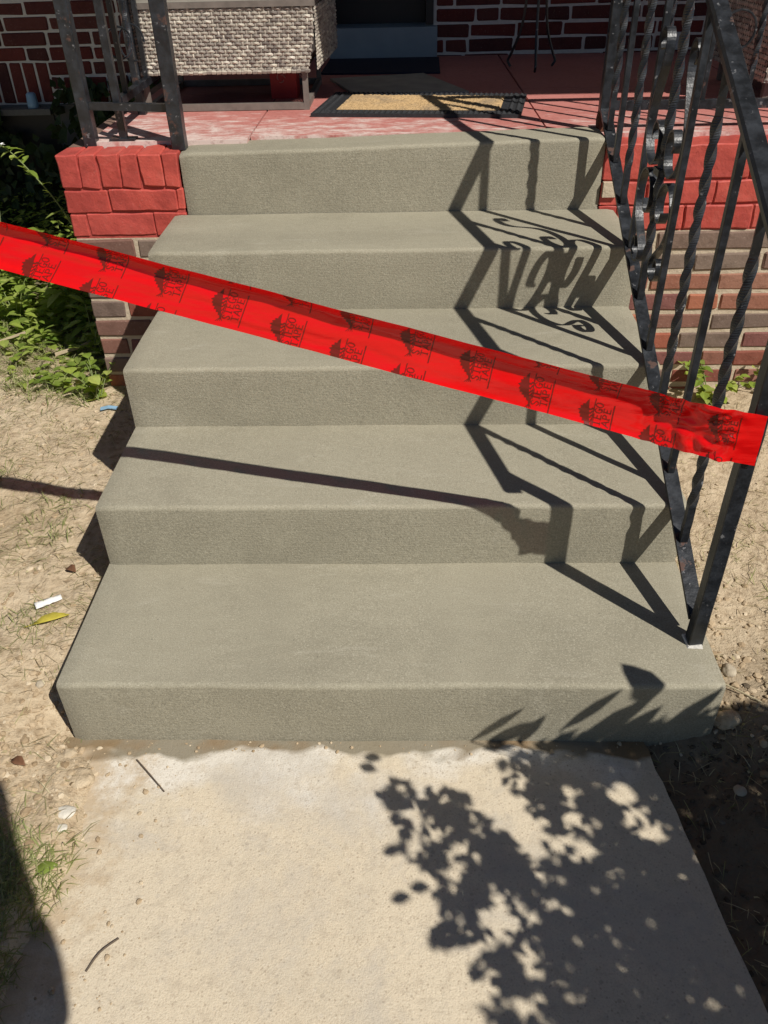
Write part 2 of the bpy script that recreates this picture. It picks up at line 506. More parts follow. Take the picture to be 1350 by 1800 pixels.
M = dict(
    tread=mat_concrete('step_concrete_trowelled', False),
    riser=mat_concrete('step_concrete_stippled', True),
    walk=mat_walk(), dirt=mat_dirt(),
    redbrick=mat_brick('red_painted_brick', [(0.42, 0.06, 0.045), (0.50, 0.08, 0.058), (0.46, 0.07, 0.055)], 0.3, 0.62, 0.4, (0.66, (0.45, 0.2, 0.17))),
    brick=mat_brick('bare_brick', [(0.20, 0.07, 0.052), (0.34, 0.11, 0.065), (0.17, 0.105, 0.085), (0.36, 0.135, 0.08), (0.26, 0.165, 0.125), (0.30, 0.085, 0.06), (0.15, 0.08, 0.075)], 0.5, 0.9, 0.2),
    brickgrey=mat_brick('weathered_brick', [(0.15, 0.105, 0.085), (0.21, 0.155, 0.12), (0.17, 0.085, 0.065), (0.2, 0.14, 0.11)], 0.5, 0.9, 0.2),
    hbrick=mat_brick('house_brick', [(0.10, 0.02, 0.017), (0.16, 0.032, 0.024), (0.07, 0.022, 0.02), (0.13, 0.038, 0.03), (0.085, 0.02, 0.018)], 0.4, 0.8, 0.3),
    mortar=mat_mortar('tan_mortar', (0.42, 0.34, 0.245), (0.56, 0.47, 0.345)),
    mortarred=mat_mortar('red_painted_mortar', (0.34, 0.05, 0.04), (0.46, 0.085, 0.065)),
    mortarw=mat_mortar('pale_mortar', (0.52, 0.5, 0.46), (0.72, 0.69, 0.63)),
    parge=mat_mortar('grey_parging', (0.12, 0.115, 0.1), (0.2, 0.19, 0.17)),
    iron=mat_iron(), ironrust=mat_iron('rusted_iron', 0.58),
    rust=mat_plain('flaking_rust', (0.12, 0.055, 0.035), 0.9, 0.7, 60, 0.9, 0.006, 0.1),
    floor=mat_porch_floor(), tape=mat_tape(),
    ink=mat_plain('brown_print', (0.16, 0.012, 0.006), 0.35, 0.1, 30, 0.0),
    wicker=mat_island('wicker_strands', [(0.16, 0.135, 0.12), (0.46, 0.41, 0.34), (0.26, 0.22, 0.19), (0.62, 0.57, 0.47), (0.2, 0.17, 0.15), (0.5, 0.45, 0.37), (0.3, 0.26, 0.225), (0.72, 0.67, 0.57)], 0.5),
    wickerback=mat_plain('wicker_backing', (0.05, 0.04, 0.035), 0.8),
    frame=mat_plain('bronze_frame', (0.17, 0.145, 0.125), 0.55, 0.5, 25, 0.3),
    lid=mat_plain('tabletop_stone', (0.42, 0.39, 0.33), 0.6, 0.15, 20, 0.2),
    rubber=mat_plain('black_rubber', (0.022, 0.023, 0.026), 0.6, 0.4, 60, 0.6, 0.004),
    coir=mat_coir(),
    greymat=mat_plain('grey_mat', (0.36, 0.33, 0.28), 0.9, 0.4, 14, 0.5, 0.003, 0.1),
    navy=mat_plain('navy_rug', (0.015, 0.017, 0.035), 0.95, 0.3, 80, 0.6),
    sill=mat_plain('blue_grey_paint', (0.23, 0.29, 0.33), 0.55, 0.2, 9, 0.2),
    black=mat_plain('black_door_paint', (0.012, 0.012, 0.013), 0.45, 0.2),
    white=mat_plain('aged_white_paint', (0.55, 0.54, 0.5), 0.6, 0.12),
    redbox=mat_plain('red_carton', (0.38, 0.02, 0.02), 0.45, 0.1),
    print_=mat_plain('pale_carton_print', (0.5, 0.22, 0.2), 0.5, 0.1),
    blue=mat_plain('pale_blue_plastic', (0.25, 0.42, 0.58), 0.4, 0.1),
    wood=mat_plain('weathered_wood', (0.45, 0.36, 0.24), 0.85, 0.25, 30, 0.5),
    paper=mat_plain('white_paper', (0.8, 0.79, 0.76), 0.8, 0.06, 60, 0.6, 0.004),
    yellow=mat_plain('yellow_leaf', (0.5, 0.42, 0.06), 0.6, 0.35, 80, 0.4),
    brown=mat_plain('brown_leaf', (0.15, 0.07, 0.035), 0.7, 0.3, 60, 0.4),
    stone=mat_plain('pale_stone', (0.42, 0.36, 0.27), 0.9, 0.3, 40, 0.7, 0.006, 0.1),
    chalk=mat_plain('chalk', (0.62, 0.58, 0.5), 0.9, 0.2, 60, 0.7, 0.006, 0.1),
    clod=mat_island('soil_clods', [(0.3, 0.215, 0.13), (0.5, 0.39, 0.26), (0.4, 0.3, 0.19), (0.62, 0.52, 0.38)], 0.95, 0, 0.05),
    clodd=mat_island('damp_clods', [(0.07, 0.055, 0.04), (0.13, 0.1, 0.07), (0.1, 0.075, 0.05), (0.2, 0.17, 0.13)], 0.95, 0, 0.05),
    straw=mat_island('dry_grass', [(0.5, 0.42, 0.25), (0.36, 0.3, 0.16), (0.62, 0.55, 0.36), (0.2, 0.14, 0.08), (0.42, 0.4, 0.2)], 0.8, 0.15),
    grass=mat_island('grass_blades', [(0.2, 0.23, 0.08), (0.34, 0.36, 0.15), (0.26, 0.29, 0.1), (0.44, 0.42, 0.22), (0.16, 0.2, 0.06)], 0.6, 0.3),
    leaf=mat_island('weed_leaves', [(0.16, 0.26, 0.04), (0.38, 0.47, 0.09), (0.26, 0.37, 0.06), (0.48, 0.55, 0.15), (0.14, 0.21, 0.035)], 0.45, 0.45),
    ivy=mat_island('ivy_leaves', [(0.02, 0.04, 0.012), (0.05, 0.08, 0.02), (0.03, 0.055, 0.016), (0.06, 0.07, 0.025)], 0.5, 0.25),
    shrubleaf=mat_island('shrub_leaves', [(0.05, 0.09, 0.02), (0.08, 0.13, 0.03), (0.06, 0.11, 0.025)], 0.45, 0.1),
    stem=mat_plain('green_stem', (0.16, 0.2, 0.06), 0.6, 0.2),
    bark=mat_plain('bark', (0.12, 0.09, 0.065), 0.9, 0.3, 40, 0.8, 0.006),
    shingle=mat_plain('roof_metal', (0.1, 0.1, 0.1), 0.8, 0.3),
    cloth=mat_plain('dark_clothing', (0.03, 0.035, 0.05), 0.9, 0.2),
    phone=mat_plain('phone_glass', (0.02, 0.02, 0.022), 0.2, 0.1),
)

# ------------------------------------------------------------------ measured layout
W = 1.3432
Y = [0, 1.1088, 1.4876, 1.8467, 2.2134, 2.5588]
Z = [0, 0.1707, 0.3388, 0.5045, 0.6741, 0.864]
AL, AR = 0.0438, 1.2964
FZ = 0.864                    # porch floor
HY = 4.35                     # face of the house wall


def sstep(a, b, x):
    t = max(0.0, min(1.0, (x - a) / (b - a)))
    return t * t * (3 - 2 * t)


def ground_h(x, y, fine=True):
    left = 0.072 + 0.02 * sstep(1.6, 2.8, y) - 0.03 * sstep(1.0, 0.5, y) - 0.048 * sstep(1.32, 1.1, y) * sstep(-0.25, -0.02, x) + 0.03 * sstep(1.0, 0.8, y) * sstep(-0.25, -0.02, x)
    right = 0.012 + 0.03 * sstep(1.0, 1.25, y) + 0.02 * sstep(1.3, 1.7, x)
    if y > Y[5] + 0.05:
        wl = sstep(0.1, -0.1, x)
        h = left * wl + right * (1 - wl)
    else:
        if x < 0.6:
            k = sstep(0.19 - 0.06 * sstep(.9, .6, y), -0.0, x) if y < 1.12 else sstep(0.06, 0.0, x)
            h = -0.06 + (left + 0.06) * k
            if 1.0 < y < 1.25:
                h -= 0.03 * sstep(0.12, -0.02, abs(y - 1.12)) * sstep(-.1, 0.02, x)
        else:
            ex = 1.2 + 0.13 * max(0.0, 1.1 - y)
            k = sstep(ex - 0.03, ex + 0.01, x) if y < 1.12 else sstep(1.30, 1.335, x)
            h = -0.06 + (right + 0.06) * k
            if y < 1.12:
                h -= 0.035 * sstep(0.22, 0.0, x - ex) * k
    if fine:
        p = Vector((x, y, 0))
        amp = 0.35 if (0.12 < x < 1.15 and y < 2.5) else 1
        h += amp * (0.014 * noise.noise(p * 4) + 0.008 * noise.noise(p * 13) + 0.006 * abs(noise.noise(p * 34)) + 0.003 * noise.noise(p * 80))
    return h


# ------------------------------------------------------------------ ground
def axis(lo, hi, step, far):
    a = []
    x = lo
    while x <= hi + 1e-6:
        a.append(x)
        x += step
    d = step
    x = hi
    pos = []
    while x < far:
        d *= 1.5
        x += d
        pos.append(x)
    d = step
    x = lo
    neg = []
    while x > -far:
        d *= 1.5
        x -= d
        neg.append(x)
    return neg[::-1] + a + pos


gx = axis(-1.5, 2.3, 0.0135, 150)
gy = axis(0.35, 3.9, 0.0135, 150)
g = MB()
nx = len(gx)
vs = []
for y in gy:
    for x in gx:
        near = -2.6 < x < 4 and -1.5 < y < 5.5
        vs.append((x, y, ground_h(x, y) if near else (0.05 if near else ground_h(max(-2.6, min(4, x)), max(-1.5, min(5.5, y)), False))))
fs = []
for j in range(len(gy) - 1):
    for i in range(nx - 1):
        fs.append((j * nx + i, j * nx + i + 1, (j + 1) * nx + i + 1, (j + 1) * nx + i))
g.add(vs, fs)
tag(g.build('ground', M['dirt'], None, True), kind='structure')

# walkway slab with a slightly crumbled right edge
wk = MB()
n = 46
ys = [1.1088 - 0.004 - i * (3.2 / n) ** 1 for i in range(n + 1)]
ys = [1.116 - 3.4 * (i / n) ** 1.7 for i in range(n + 1)]
L, Rr = [], []
for y in ys:
    L.append((-0.02, y))
    Rr.append((1.209 + 0.135 * (1.09 - y) * (1 if y > 0 else 0.0) + (0.147 if y <= 0 else 0) + 0.006 * noise.noise(Vector((3, y * 9, 0))) + 0.004 * noise.noise(Vector((3, y * 40, 0))), y))
vs = [(x, y, 0) for x, y in L] + [(x, y, 0) for x, y in Rr] + [(x, y, -0.1) for x, y in L] + [(x, y, -0.1) for x, y in Rr]
k = n + 1
fs = []
for i in range(n):
    fs.append((i, i + 1, k + i + 1, k + i))
    fs.append((k + i, k + i + 1, 3 * k + i + 1, 3 * k + i))
    fs.append((i + 1, i, 2 * k + i, 2 * k + i + 1))
fs.append((0, k, 3 * k, 2 * k))
wk.add(vs, fs)
tag(wk.build('walkway', M['walk']), kind='structure')

# ------------------------------------------------------------------ concrete stairs
stairs = thing('concrete_stairs', 'fresh grey concrete stairs of five steps leading up to the red porch', 'stairs', (W / 2, Y[1], 0))


def make_step(i, x0, x1, y0, y1, z0, z1l, z1r):
    mb = MB()
    rad = 0.0105
    nseg = 64
    arc = 6
    rings = []
    for s in range(nseg + 1):
        q = s / nseg
        edge = min(q, 1 - q) * (x1 - x0)
        x = x0 + (x1 - x0) * q
        z1 = z1l + (z1r - z1l) * q + 0.0022 * noise.noise(Vector((x * 3.1, i * 7.7, 0))) + 0.0009 * noise.noise(Vector((x * 17, i * 2.7, 3)))
        yy = y0 + 0.003 * noise.noise(Vector((x * 2.7, i * 3.3, 5))) + 0.0011 * noise.noise(Vector((x * 15, i * 5.3, 1)))
        # rounded arris at both ends
        er = 0.006
        inset = er - math.sqrt(max(0, er * er - max(0, er - edge) ** 2)) if edge < er else 0
        prof = [(yy + inset, z0)]
        for mm in range(1, 5):
            prof.append((yy + inset + 0.0012 * noise.noise(Vector((x * 9, i, mm * 3.0))), z0 + (z1 - rad - z0) * mm / 5))
        for a in range(arc + 1):
            t = math.pi / 2 * a / arc
            prof.append((yy + inset + rad - rad * math.cos(t), z1 - rad - inset + rad * math.sin(t)))
        prof.append((yy + (y1 - yy) * 0.3, z1 - inset * 0.5))
        prof.append((y1, z1 - inset * 0.5))
        prof.append((y1, z0))
        rings.append([(x, a, b) for a, b in prof])
    kk = len(rings[0])
    vs = [p for r in rings for p in r]
    for s in range(nseg):
        for j in range(kk):
            j2 = (j + 1) % kk
            mi = 1 if j <= 4 else 0
            mb.f.append((s * kk + j, (s + 1) * kk + j, (s + 1) * kk + j2, s * kk + j2))
            mb.m.append(mi)
    mb.f.append(tuple(range(kk)))
    mb.m.append(1)
    mb.f.append(tuple(nseg * kk + j for j in range(kk))[::-1])
    mb.m.append(1)
    mb.v = vs
    return mb.build('step', [M['tread'], M['riser']], stairs, False, 40)


make_step(1, 0.000, W, Y[1], 2.553, -0.09, Z[1], Z[1])
make_step(2, 0.003, W - 0.002, Y[2], 2.5535, Z[1] - 0.012, Z[2], Z[2])
make_step(3, 0.001, W - 0.004, Y[3], 2.554, Z[2] - 0.012, Z[3], Z[3])
make_step(4, 0.004, W - 0.001, Y[4], 2.5545, Z[3] - 0.012, Z[4], Z[4])
make_step(5, AL, AR, Y[5], 2.705, Z[4] - 0.012, 0.850, 0.875)

# ------------------------------------------------------------------ porch
porch = thing('porch', 'brick porch with worn red painted floor at the top of the stairs', 'porch', (0.7, 2.6, 0))
fl = MB()
# floor slabs, scored into bays
bays = [-0.262, 0.235, 1.15, 2.0, 2.9]
for a, b in zip(bays[:-1], bays[1:]):
    x0, x1 = a + 0.003, b - 0.003
    y0 = 2.706 if 0 < (a + b) / 2 < 1.4 else 2.664
    fl.box(x0, x1, y0, 3.45, FZ - 0.1, FZ)
    fl.box(x0 + .001, x1 - .001, 3.456, HY - 0.002, FZ - 0.1, FZ - 0.0005)
fl.build('floor', M['floor'], porch)
core = MB()
core.box(-0.262, 2.9, 2.72, HY - .002, -0.05, FZ - 0.012)
core.build('floor_joint_filler', M['mortarw'], porch)


def brick_mesh(name, lx, ly, lz, mat, seed, bev=0.005, rough=0.0025):
    rr = random.Random(seed)
    bm = bmesh.new()
    bmesh.ops.create_cube(bm, size=1)
    for v in bm.verts:
        v.co = Vector((v.co.x * lx + rr.uniform(-1, 1) * rough, v.co.y * ly, v.co.z * lz + rr.uniform(-1, 1) * rough))
    if rough > 0.0027:      # thickly painted, lumpy brick
        bmesh.ops.bevel(bm, geom=bm.edges[:], offset=bev, segments=1, affect='EDGES', profile=0.6)
        nx_ = max(2, int(lx / 0.022))
        for q_ in range(1, nx_):
            bmesh.ops.bisect_plane(bm, geom=bm.verts[:] + bm.edges[:] + bm.faces[:], plane_co=(-lx / 2 + lx * q_ / nx_, 0, 0), plane_no=(1, 0, 0))
        nz_ = max(2, int(lz / 0.022))
        for q_ in range(1, nz_):
            bmesh.ops.bisect_plane(bm, geom=bm.verts[:] + bm.edges[:] + bm.faces[:], plane_co=(0, 0, -lz / 2 + lz * q_ / nz_), plane_no=(0, 0, 1))
        for v in bm.verts:
            p = v.co * 26 + Vector((seed * 5.1, 0, 0))
            v.co += Vector((noise.noise(p), noise.noise(p + Vector((9, 0, 0))) * 0.7, noise.noise(p + Vector((0, 9, 0))))) * 0.0034
    else:
        bmesh.ops.bevel(bm, geom=bm.edges[:], offset=bev, segments=1, affect='EDGES', profile=0.6)
        for v in bm.verts:
            v.co += Vector((rr.uniform(-1, 1), rr.uniform(-1, 1), rr.uniform(-1, 1))) * rough * 0.5
    me = bpy.data.meshes.new(name)
    bm.to_mesh(me)
    bm.free()
    me.materials.append(mat)
    return me


_bc = {}


def brick_obj(parent, x0, x1, y, z0, z1, mat, depth=0.09, proud=None, rough=0.0025, bev=0.005):
    q = (round((x1 - x0) / 0.004) * 0.004, round((z1 - z0) / 0.004) * 0.004)
    key = (q, mat.name, depth, rnd.randrange(3), rough)
    if key not in _bc:
        _bc[key] = brick_mesh('brick', q[0], depth, q[1], mat, len(_bc), bev, rough)
    o = bpy.data.objects.new('brick', _bc[key])
    COL.objects.link(o)
    o.parent = parent
    pr = rnd.uniform(-0.002, 0.002) if proud is None else proud
    o.location = Vector(((x0 + x1) / 2, y + depth / 2 + pr, (z0 + z1) / 2)) - world_of(parent)
    o.rotation_euler = (0, rnd.uniform(-.006, .006), rnd.uniform(-.006, .006))
    return o


BRICK = 0.203
JT = 0.010


def lay_course(parent, xa, xb, y, z0, z1, mats, phase, lengths=(BRICK,), jt=JT, openings=(), **kw):
    x = xa - phase
    i = 0
    while x < xb - 0.01:
        ln = lengths[i % len(lengths)]
        i += 1
        a, b = max(x, xa), min(x + ln, xb)
        for oa, ob in openings:
            if a >= oa and b <= ob:
                a = b
            elif a < oa < b <= ob:
                b = oa
            elif oa <= a < ob < b:
                a = ob
            elif a < oa and b > ob:
                b = oa
        if b - a > 0.02:
            brick_obj(parent, a, b, y, z0, z1, rnd.choice(mats), **kw)
        x += ln + jt


# front wall left of the stairs (red pier) and right of them
def porch_wall(name, xa, xb, mats_low, seed, rowlock_gap):
    wl = MB()
    wl.box(xa + 0.004, xb - 0.004 if name != 'right' else xb, Y[5] + 0.0045, 2.70, -0.08, 0.604)
    part = wl.build('front_wall', M['mortar'], porch)
    up = MB()
    up.box(xa + 0.005, xb - 0.005, Y[5] + 0.0055, 2.655, 0.604, 0.8475)
    upper = up.build('painted_wall', M['mortarred'], porch)
    # painted top: rowlock course then two stretcher courses
    x = xa
    while x < xb - 0.01:
        w_ = (0.066 if name == 'left' else 0.2) * rnd.uniform(0.85, 1.2)
        b = min(x + w_, xb)
        if xb - b < 0.03:
            b = xb
        brick_obj(upper, x + 0.001, b - rowlock_gap, Y[5] - 0.002, 0.757, 0.852, M['redbrick'], depth=0.108, proud=rnd.uniform(-0.002, 0.003), rough=0.0032, bev=0.0035)
        x = b
    for z0, z1, ph in ((0.685, 0.751, 0.07), (0.612, 0.680, 0.15)):
        lay_course(upper, xa, xb, Y[5], z0, z1, [M['redbrick']], ph, jt=0.0035, rough=0.0032, depth=0.1, bev=0.0035)
    z = 0.6
    kx = 0
    while z > -0.02:
        lay_course(part, xa, xb, Y[5], z - (0.057 if name == 'left' else 0.0535), z, mats_low if kx > 1 or name == 'left' else [M['brickgrey']], (0.1 if kx % 2 else 0.02) + rnd.uniform(-.01, .01), (BRICK, BRICK, 0.097) if kx % 3 == 0 else (BRICK,))
        z -= 0.0667
        kx += 1
    return part


porch_wall('left', -0.325, AL - 0.003, [M['brickgrey'], M['brickgrey'], M['brick']], 1, 0.004)
porch_wall('right', AR + 0.003, 2.75, [M['brick']] * 6 + [M['brickgrey']], 2, 0.002)
# solid side behind the left pier
sd = MB()
sd.box(-0.322, -0.262, 2.70, HY - .003, -0.05, 0.6)
sd.box(-0.32, -0.262, 2.67, HY - .003, 0.6, 0.85)
sd.build('side_wall', M['brickgrey'], porch)
# chipped mortar plug in the right wall
pg = MB()
pg.box(1.302, 1.345, Y[5] - 0.012, Y[5] + 0.02, 0.71, 0.752)
pg.build('mortar_patch', M['mortar'], porch)

# porch roof, above and out of the picture: it shades the back of the porch
roof = thing('porch_roof', 'flat porch roof above the frame shading the house wall', 'roof', (0.7, 3.0, 3.2))
rf = MB()
ey = 3.378 - (3.2 - FZ) * SDIR.y / -SDIR.z
rf.box(-1.15, 4.2, ey, HY - 0.003, 3.2, 3.3)
rf.build('deck', M['shingle'], roof)
rf = MB()
rf.box(-1.17, 4.22, ey - 0.06, ey - 0.001, 3.199, 3.305)
rf.build('fascia', M['white'], roof)

# ------------------------------------------------------------------ house
house = thing('brick_house', 'dark red brick house wall with pale joints behind the porch', 'house', (0.6, HY, 0))
hw = MB()
DX0, DX1 = 0.385, 0.81
hw.box(-2.6, DX0 - 0.0, HY + 0.0045, HY + 0.25, 0.69, 6.6)
hw.box(DX1, 4.2, HY + 0.0045, HY + 0.25, 0.69, 6.6)
hw.box(DX0, DX1, HY + 0.0045, HY + 0.25, 2.95, 6.6)  # wall carried up past the frame, unseen, to block sky and darken shadows
wall = hw.build('wall', M['mortarw'], house)
fd = MB()
fd.box(-2.62, 4.2, HY - 0.02, HY + 0.25, -0.1, 0.69)
fd.build('foundation', M['parge'], house)
zc = 0.693
ci = 0
CH = 0.0615
SOL = (-1.36, -0.985)      # soldier course over the basement window
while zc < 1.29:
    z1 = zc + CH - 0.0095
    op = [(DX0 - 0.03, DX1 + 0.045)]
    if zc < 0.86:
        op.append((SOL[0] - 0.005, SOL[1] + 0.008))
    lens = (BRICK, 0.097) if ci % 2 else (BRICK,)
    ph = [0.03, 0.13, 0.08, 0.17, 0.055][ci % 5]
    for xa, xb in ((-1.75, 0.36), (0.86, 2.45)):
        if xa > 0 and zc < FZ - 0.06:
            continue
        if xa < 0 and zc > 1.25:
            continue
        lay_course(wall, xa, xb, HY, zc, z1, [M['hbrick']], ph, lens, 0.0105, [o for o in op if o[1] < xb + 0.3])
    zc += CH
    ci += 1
x = SOL[0]
while x < SOL[1] - 0.01:
    brick_obj(wall, x, x + 0.0545, HY, 0.697, 0.697 + 0.172, M['hbrick'])
    x += 0.0645
# door in its recess
dr = MB()
dr.box(DX0 - .03, DX1 + .03, HY + 0.121, HY + 0.17, 0.9, 2.96)
door = dr.build('door', M['black'], house)
dp = MB()
for za, zb in ((1.1, 1.75), (1.85, 2.8)):
    dp.box(DX0 + 0.07, DX1 - 0.07, HY + 0.108, HY + 0.119, za, zb)
dp.build('door_panel', M['black'], door)
df = MB()
df.box(DX1, DX1 + 0.035, HY - 0.012, HY + 0.13, 0.992, 2.95)
df.box(DX0 - 0.03, DX0, HY - 0.012, HY + 0.13, 0.992, 2.95)
df.build('door_frame', M['black'], house)
sl_ = MB()
sl_.box(0.37, 0.862, HY - 0.055, HY + 0.12, FZ + 0.001, 0.9885)
sl_.build('door_sill', M['sill'], house)
bw = MB()
bw.box(-1.4, -0.995, HY - 0.032, HY - 0.02, 0.3, 0.66)
bwo = bw.build('basement_window', M['black'], house)
bf = MB()
bf.box(-1.42, -0.975, HY - 0.045, HY - 0.032, 0.655, 0.685)
bf.build('window_lintel', M['parge'], house)

# ------------------------------------------------------------------ ironwork
RX = 1.31


def z_top(y): return 1.098 + 0.53 * (y - 1.536)
def z_bot(y): return 0.272 + 0.488 * (y - 1.347)


rail = thing('stair_railing', 'black wrought iron stair railing with twisted bars and scrolls on the right', 'railing', (RX, 1.23, Z[1]))


def straight(y, x, z0, z1, half, parent, name, twisted=False, mat=None, ch=0.12, ref=(1, 0, 0)):
    mb = MB()
    n_ = max(2, int((z1 - z0) / (0.005 if twisted else 0.05)))
    path = [(x + 0.0012 * noise.noise(Vector((i * .3, y, x))), y, z0 + (z1 - z0) * i / n_) for i in range(n_ + 1)]
    tw = None
    if twisted:
        def tw(i):
            t = i / n_
            return 2 * math.pi * 3.2 * sstep(0.12, 0.88, t) if False else 2 * math.pi * 2.7 * max(0, min(1, (t - 0.13) / 0.74))
    mb.bar(path, half, half, ref, tw, 0, 0 if twisted else ch, 0.02 if twisted else 0.06)
    return mb.build(name, mat or M['iron'], parent, False)


straight(1.23, RX, Z[1] - 0.01, z_top(1.23) - 0.006, 0.0142, rail, 'post')
straight(2.70, RX, FZ - 0.006, z_top(2.70) - 0.008, 0.0165, rail, 'post')
mb = MB()
ya, yb = 1.175, 2.72
prof = [(-0.0175, -0.010), (0.0175, -0.010), (0.0185, 0.003), (0.0145, 0.010), (-0.0145, 0.010), (-0.0185, 0.003)]
rings = []
for i in range(41):
    y = ya + (yb - ya) * i / 40
    rings.append([(RX + a * (1 + 0.03 * noise.noise(Vector((y * 12, a, 1)))), y, z_top(y) + b) for a, b in prof])
mb.loft(rings)
mb.build('handrail', M['iron'], rail)
mb = MB()
rings = []
for i in range(41):
    y = 1.248 + (2.683 - 1.248) * i / 40
    rings.append([(RX + a, y, z_bot(y) + b) for a, b in ((-0.0155, -0.005), (0.0155, -0.005), (0.0155, 0.005), (-0.0155, 0.005))])
mb.loft(rings)
mb.build('bottom_rail', M['ironrust'], rail)
BY = [1.405, 1.561, 1.717, 1.874, 2.022, 2.183, 2.329, 2.478, 2.60]
for i, y in enumerate(BY):
    straight(y, RX, z_bot(y) + 0.004, z_top(y) - 0.01, 0.0078 if i % 2 == 0 else 0.0074, rail, 'baluster', i % 2 == 0)


def catmull(pts, per=6):
    P = [Vector(p) for p in pts]
    out = []
    for i in range(len(P) - 1):
        p0, p1, p2, p3 = P[max(i - 1, 0)], P[i], P[i + 1], P[min(i + 2, len(P) - 1)]
        for j in range(per):
            t = j / per
            out.append(0.5 * ((2 * p1) + (p2 - p0) * t + (2 * p0 - 5 * p1 + 4 * p2 - p3) * t * t + (3 * p1 - p0 - 3 * p2 + p3) * t ** 3))
    out.append(P[-1])
    return out


def spiral(c, r0, r1, a0, a1, n_=12):
    return [(c[0] + (r0 + (r1 - r0) * i / n_) * math.cos(a0 + (a1 - a0) * i / n_), c[1] + (r0 + (r1 - r0) * i / n_) * math.sin(a0 + (a1 - a0) * i / n_)) for i in range(n_ + 1)]


MIDY = 2.022
up_pts = spiral((1.912, 1.166), 0.012, 0.031, R(250), R(-20) + 0, 9)[:-1]
up_pts = [(1.905, 1.15), (1.893, 1.165), (1.902, 1.187), (1.925, 1.192), (1.942, 1.17), (1.94, 1.13), (1.915, 1.075), (1.893, 1.02), (1.892, 0.975), (1.915, 0.935), (1.955, 0.915), (1.992, 0.93), (2.004, 0.965), (1.992, 1.0), (1.965, 1.01), (1.945, 0.99), (1.952, 0.968)]
lo_pts = [(1.972, 0.81), (1.952, 0.815), (1.945, 0.84), (1.965, 0.865), (1.995, 0.86), (2.005, 0.83), (1.98, 0.885), (1.94, 0.9), (1.905, 0.88), (1.892, 0.84), (1.905, 0.79), (1.955, 0.745), (1.985, 0.715), (1.975, 0.69), (1.945, 0.682), (1.918, 0.70), (1.915, 0.728), (1.938, 0.735), (1.945, 0.715)]
lo_pts = [(1.955, 0.835), (1.965, 0.812), (1.99, 0.812), (2.004, 0.84), (1.995, 0.875), (1.96, 0.9), (1.92, 0.893), (1.894, 0.86), (1.893, 0.815), (1.915, 0.775), (1.955, 0.742), (1.982, 0.715), (1.975, 0.688), (1.945, 0.680), (1.918, 0.698), (1.918, 0.725), (1.938, 0.733), (1.946, 0.712)]
for pts in (up_pts, lo_pts):
    for s_ in (1, -1):
        path = [(RX + (0.004 if s_ > 0 else -0.004), MIDY + s_ * (p[0] - MIDY), p[1]) for p in pts]
        mb = MB()
        mb.bar(catmull(path, 5), 0.010, 0.0024, (1, 0, 0))
        mb.build('scroll', M['iron'], rail)
for zc_ in (0.912,):
    mb = MB()
    mb.box(RX - 0.013, RX + 0.013, MIDY - 0.022, MIDY + 0.022, zc_ - 0.008, zc_ + 0.008)
    mb.build('collar', M['iron'], rail)
mb = MB()
mb.add([(RX - 0.018, 1.211, Z[1] + 0.001), (RX + 0.013, 1.209, Z[1] + 0.001), (RX + 0.018, 1.25, Z[1] + 0.001), (RX - 0.02, 1.25, Z[1] + 0.001),
        (RX - 0.0155, 1.213, Z[1] + 0.004), (RX + 0.010, 1.212, Z[1] + 0.008), (RX + 0.0178, 1.249, Z[1] + 0.01), (RX - 0.019, 1.248, Z[1] + 0.006)],
       [(0, 3, 2, 1), (4, 5, 6, 7), (0, 1, 5, 4), (1, 2, 6, 5), (2, 3, 7, 6), (3, 0, 4, 7)])
mb.build('grout_collar', M['mortarw'], rail)

mb = MB()
mb.bar([(RX, 2.70, FZ + 0.001), (RX + .001, 2.70, FZ + 0.03), (RX, 2.70, FZ + 0.055)], 0.0188, 0.0185, (1, 0, 0), ch=0.2, jit=0.25)
mb.build('rusty_base', M['rust'], rail)

# porch railing running right from the top newel
pr = thing('porch_railing', 'black iron railing along the porch edge right of the stairs', 'railing', (2.0, 2.72, FZ))
mb = MB()
mb.bar([(1.33, 2.72, 0.93), (2.75, 2.72, 0.93)], 0.012, 0.012, (0, 1, 0), jit=.1)
mb.build('bottom_rail', M['iron'], pr)
mb = MB()
mb.bar([(1.33, 2.72, 1.62), (2.75, 2.72, 1.62)], 0.02, 0.012, (0, 1, 0))
mb.build('top_rail', M['iron'], pr)
for i, x in enumerate((1.47, 1.60, 1.73, 1.86, 1.99, 2.12, 2.25, 2.38, 2.51, 2.64)):
    straight(2.72, x, 0.942, 1.609, 0.0068, pr, 'baluster', i % 2 == 0)
straight(2.72, 2.75, FZ + 0.001, 1.65, 0.018, pr, 'post')
mb = MB()
mb.tube([(1.665 + 0.05 * math.cos(a), 2.72, 1.12 + 0.05 * math.sin(a)) for a in [i * math.pi / 10 for i in range(21)]], 0.004, 6)
mb.build('ring', M['iron'], pr)

# iron column left of the stairs, and the railing along the porch side
colm = thing('iron_column', 'black iron trellis column on the red brick pier left of the stairs', 'column', (-0.11, 2.65, FZ))
PL = [(-0.248, 2.676, 0.0185, 0.852), (0.036, 2.622, 0.0205, 0.851), (-0.150, 2.690, 0.011, FZ)]
for x, y, h, zb in PL:
    straight(y, x, zb, 3.199, h, colm, 'post', mat=M['ironrust'] if h > 0.015 else M['iron'])
mb = MB()
mb.box(-0.19, -0.112, 2.668, 2.712, FZ + 0.0005, FZ + 0.006)
mb.build('foot_plate', M['ironrust'], colm)
for zz in (0.963, 2.9):
    mb = MB()
    mb.bar([(-0.232, 2.672, zz), (0.018, 2.627, zz)], 0.010, 0.010, (0, 0, 1), jit=0.1)
    mb.build('crossbar', M['iron'], colm)
side = thing('side_railing', 'black iron railing along the left porch side beside the wicker table', 'railing', (-0.17, 3.4, FZ))
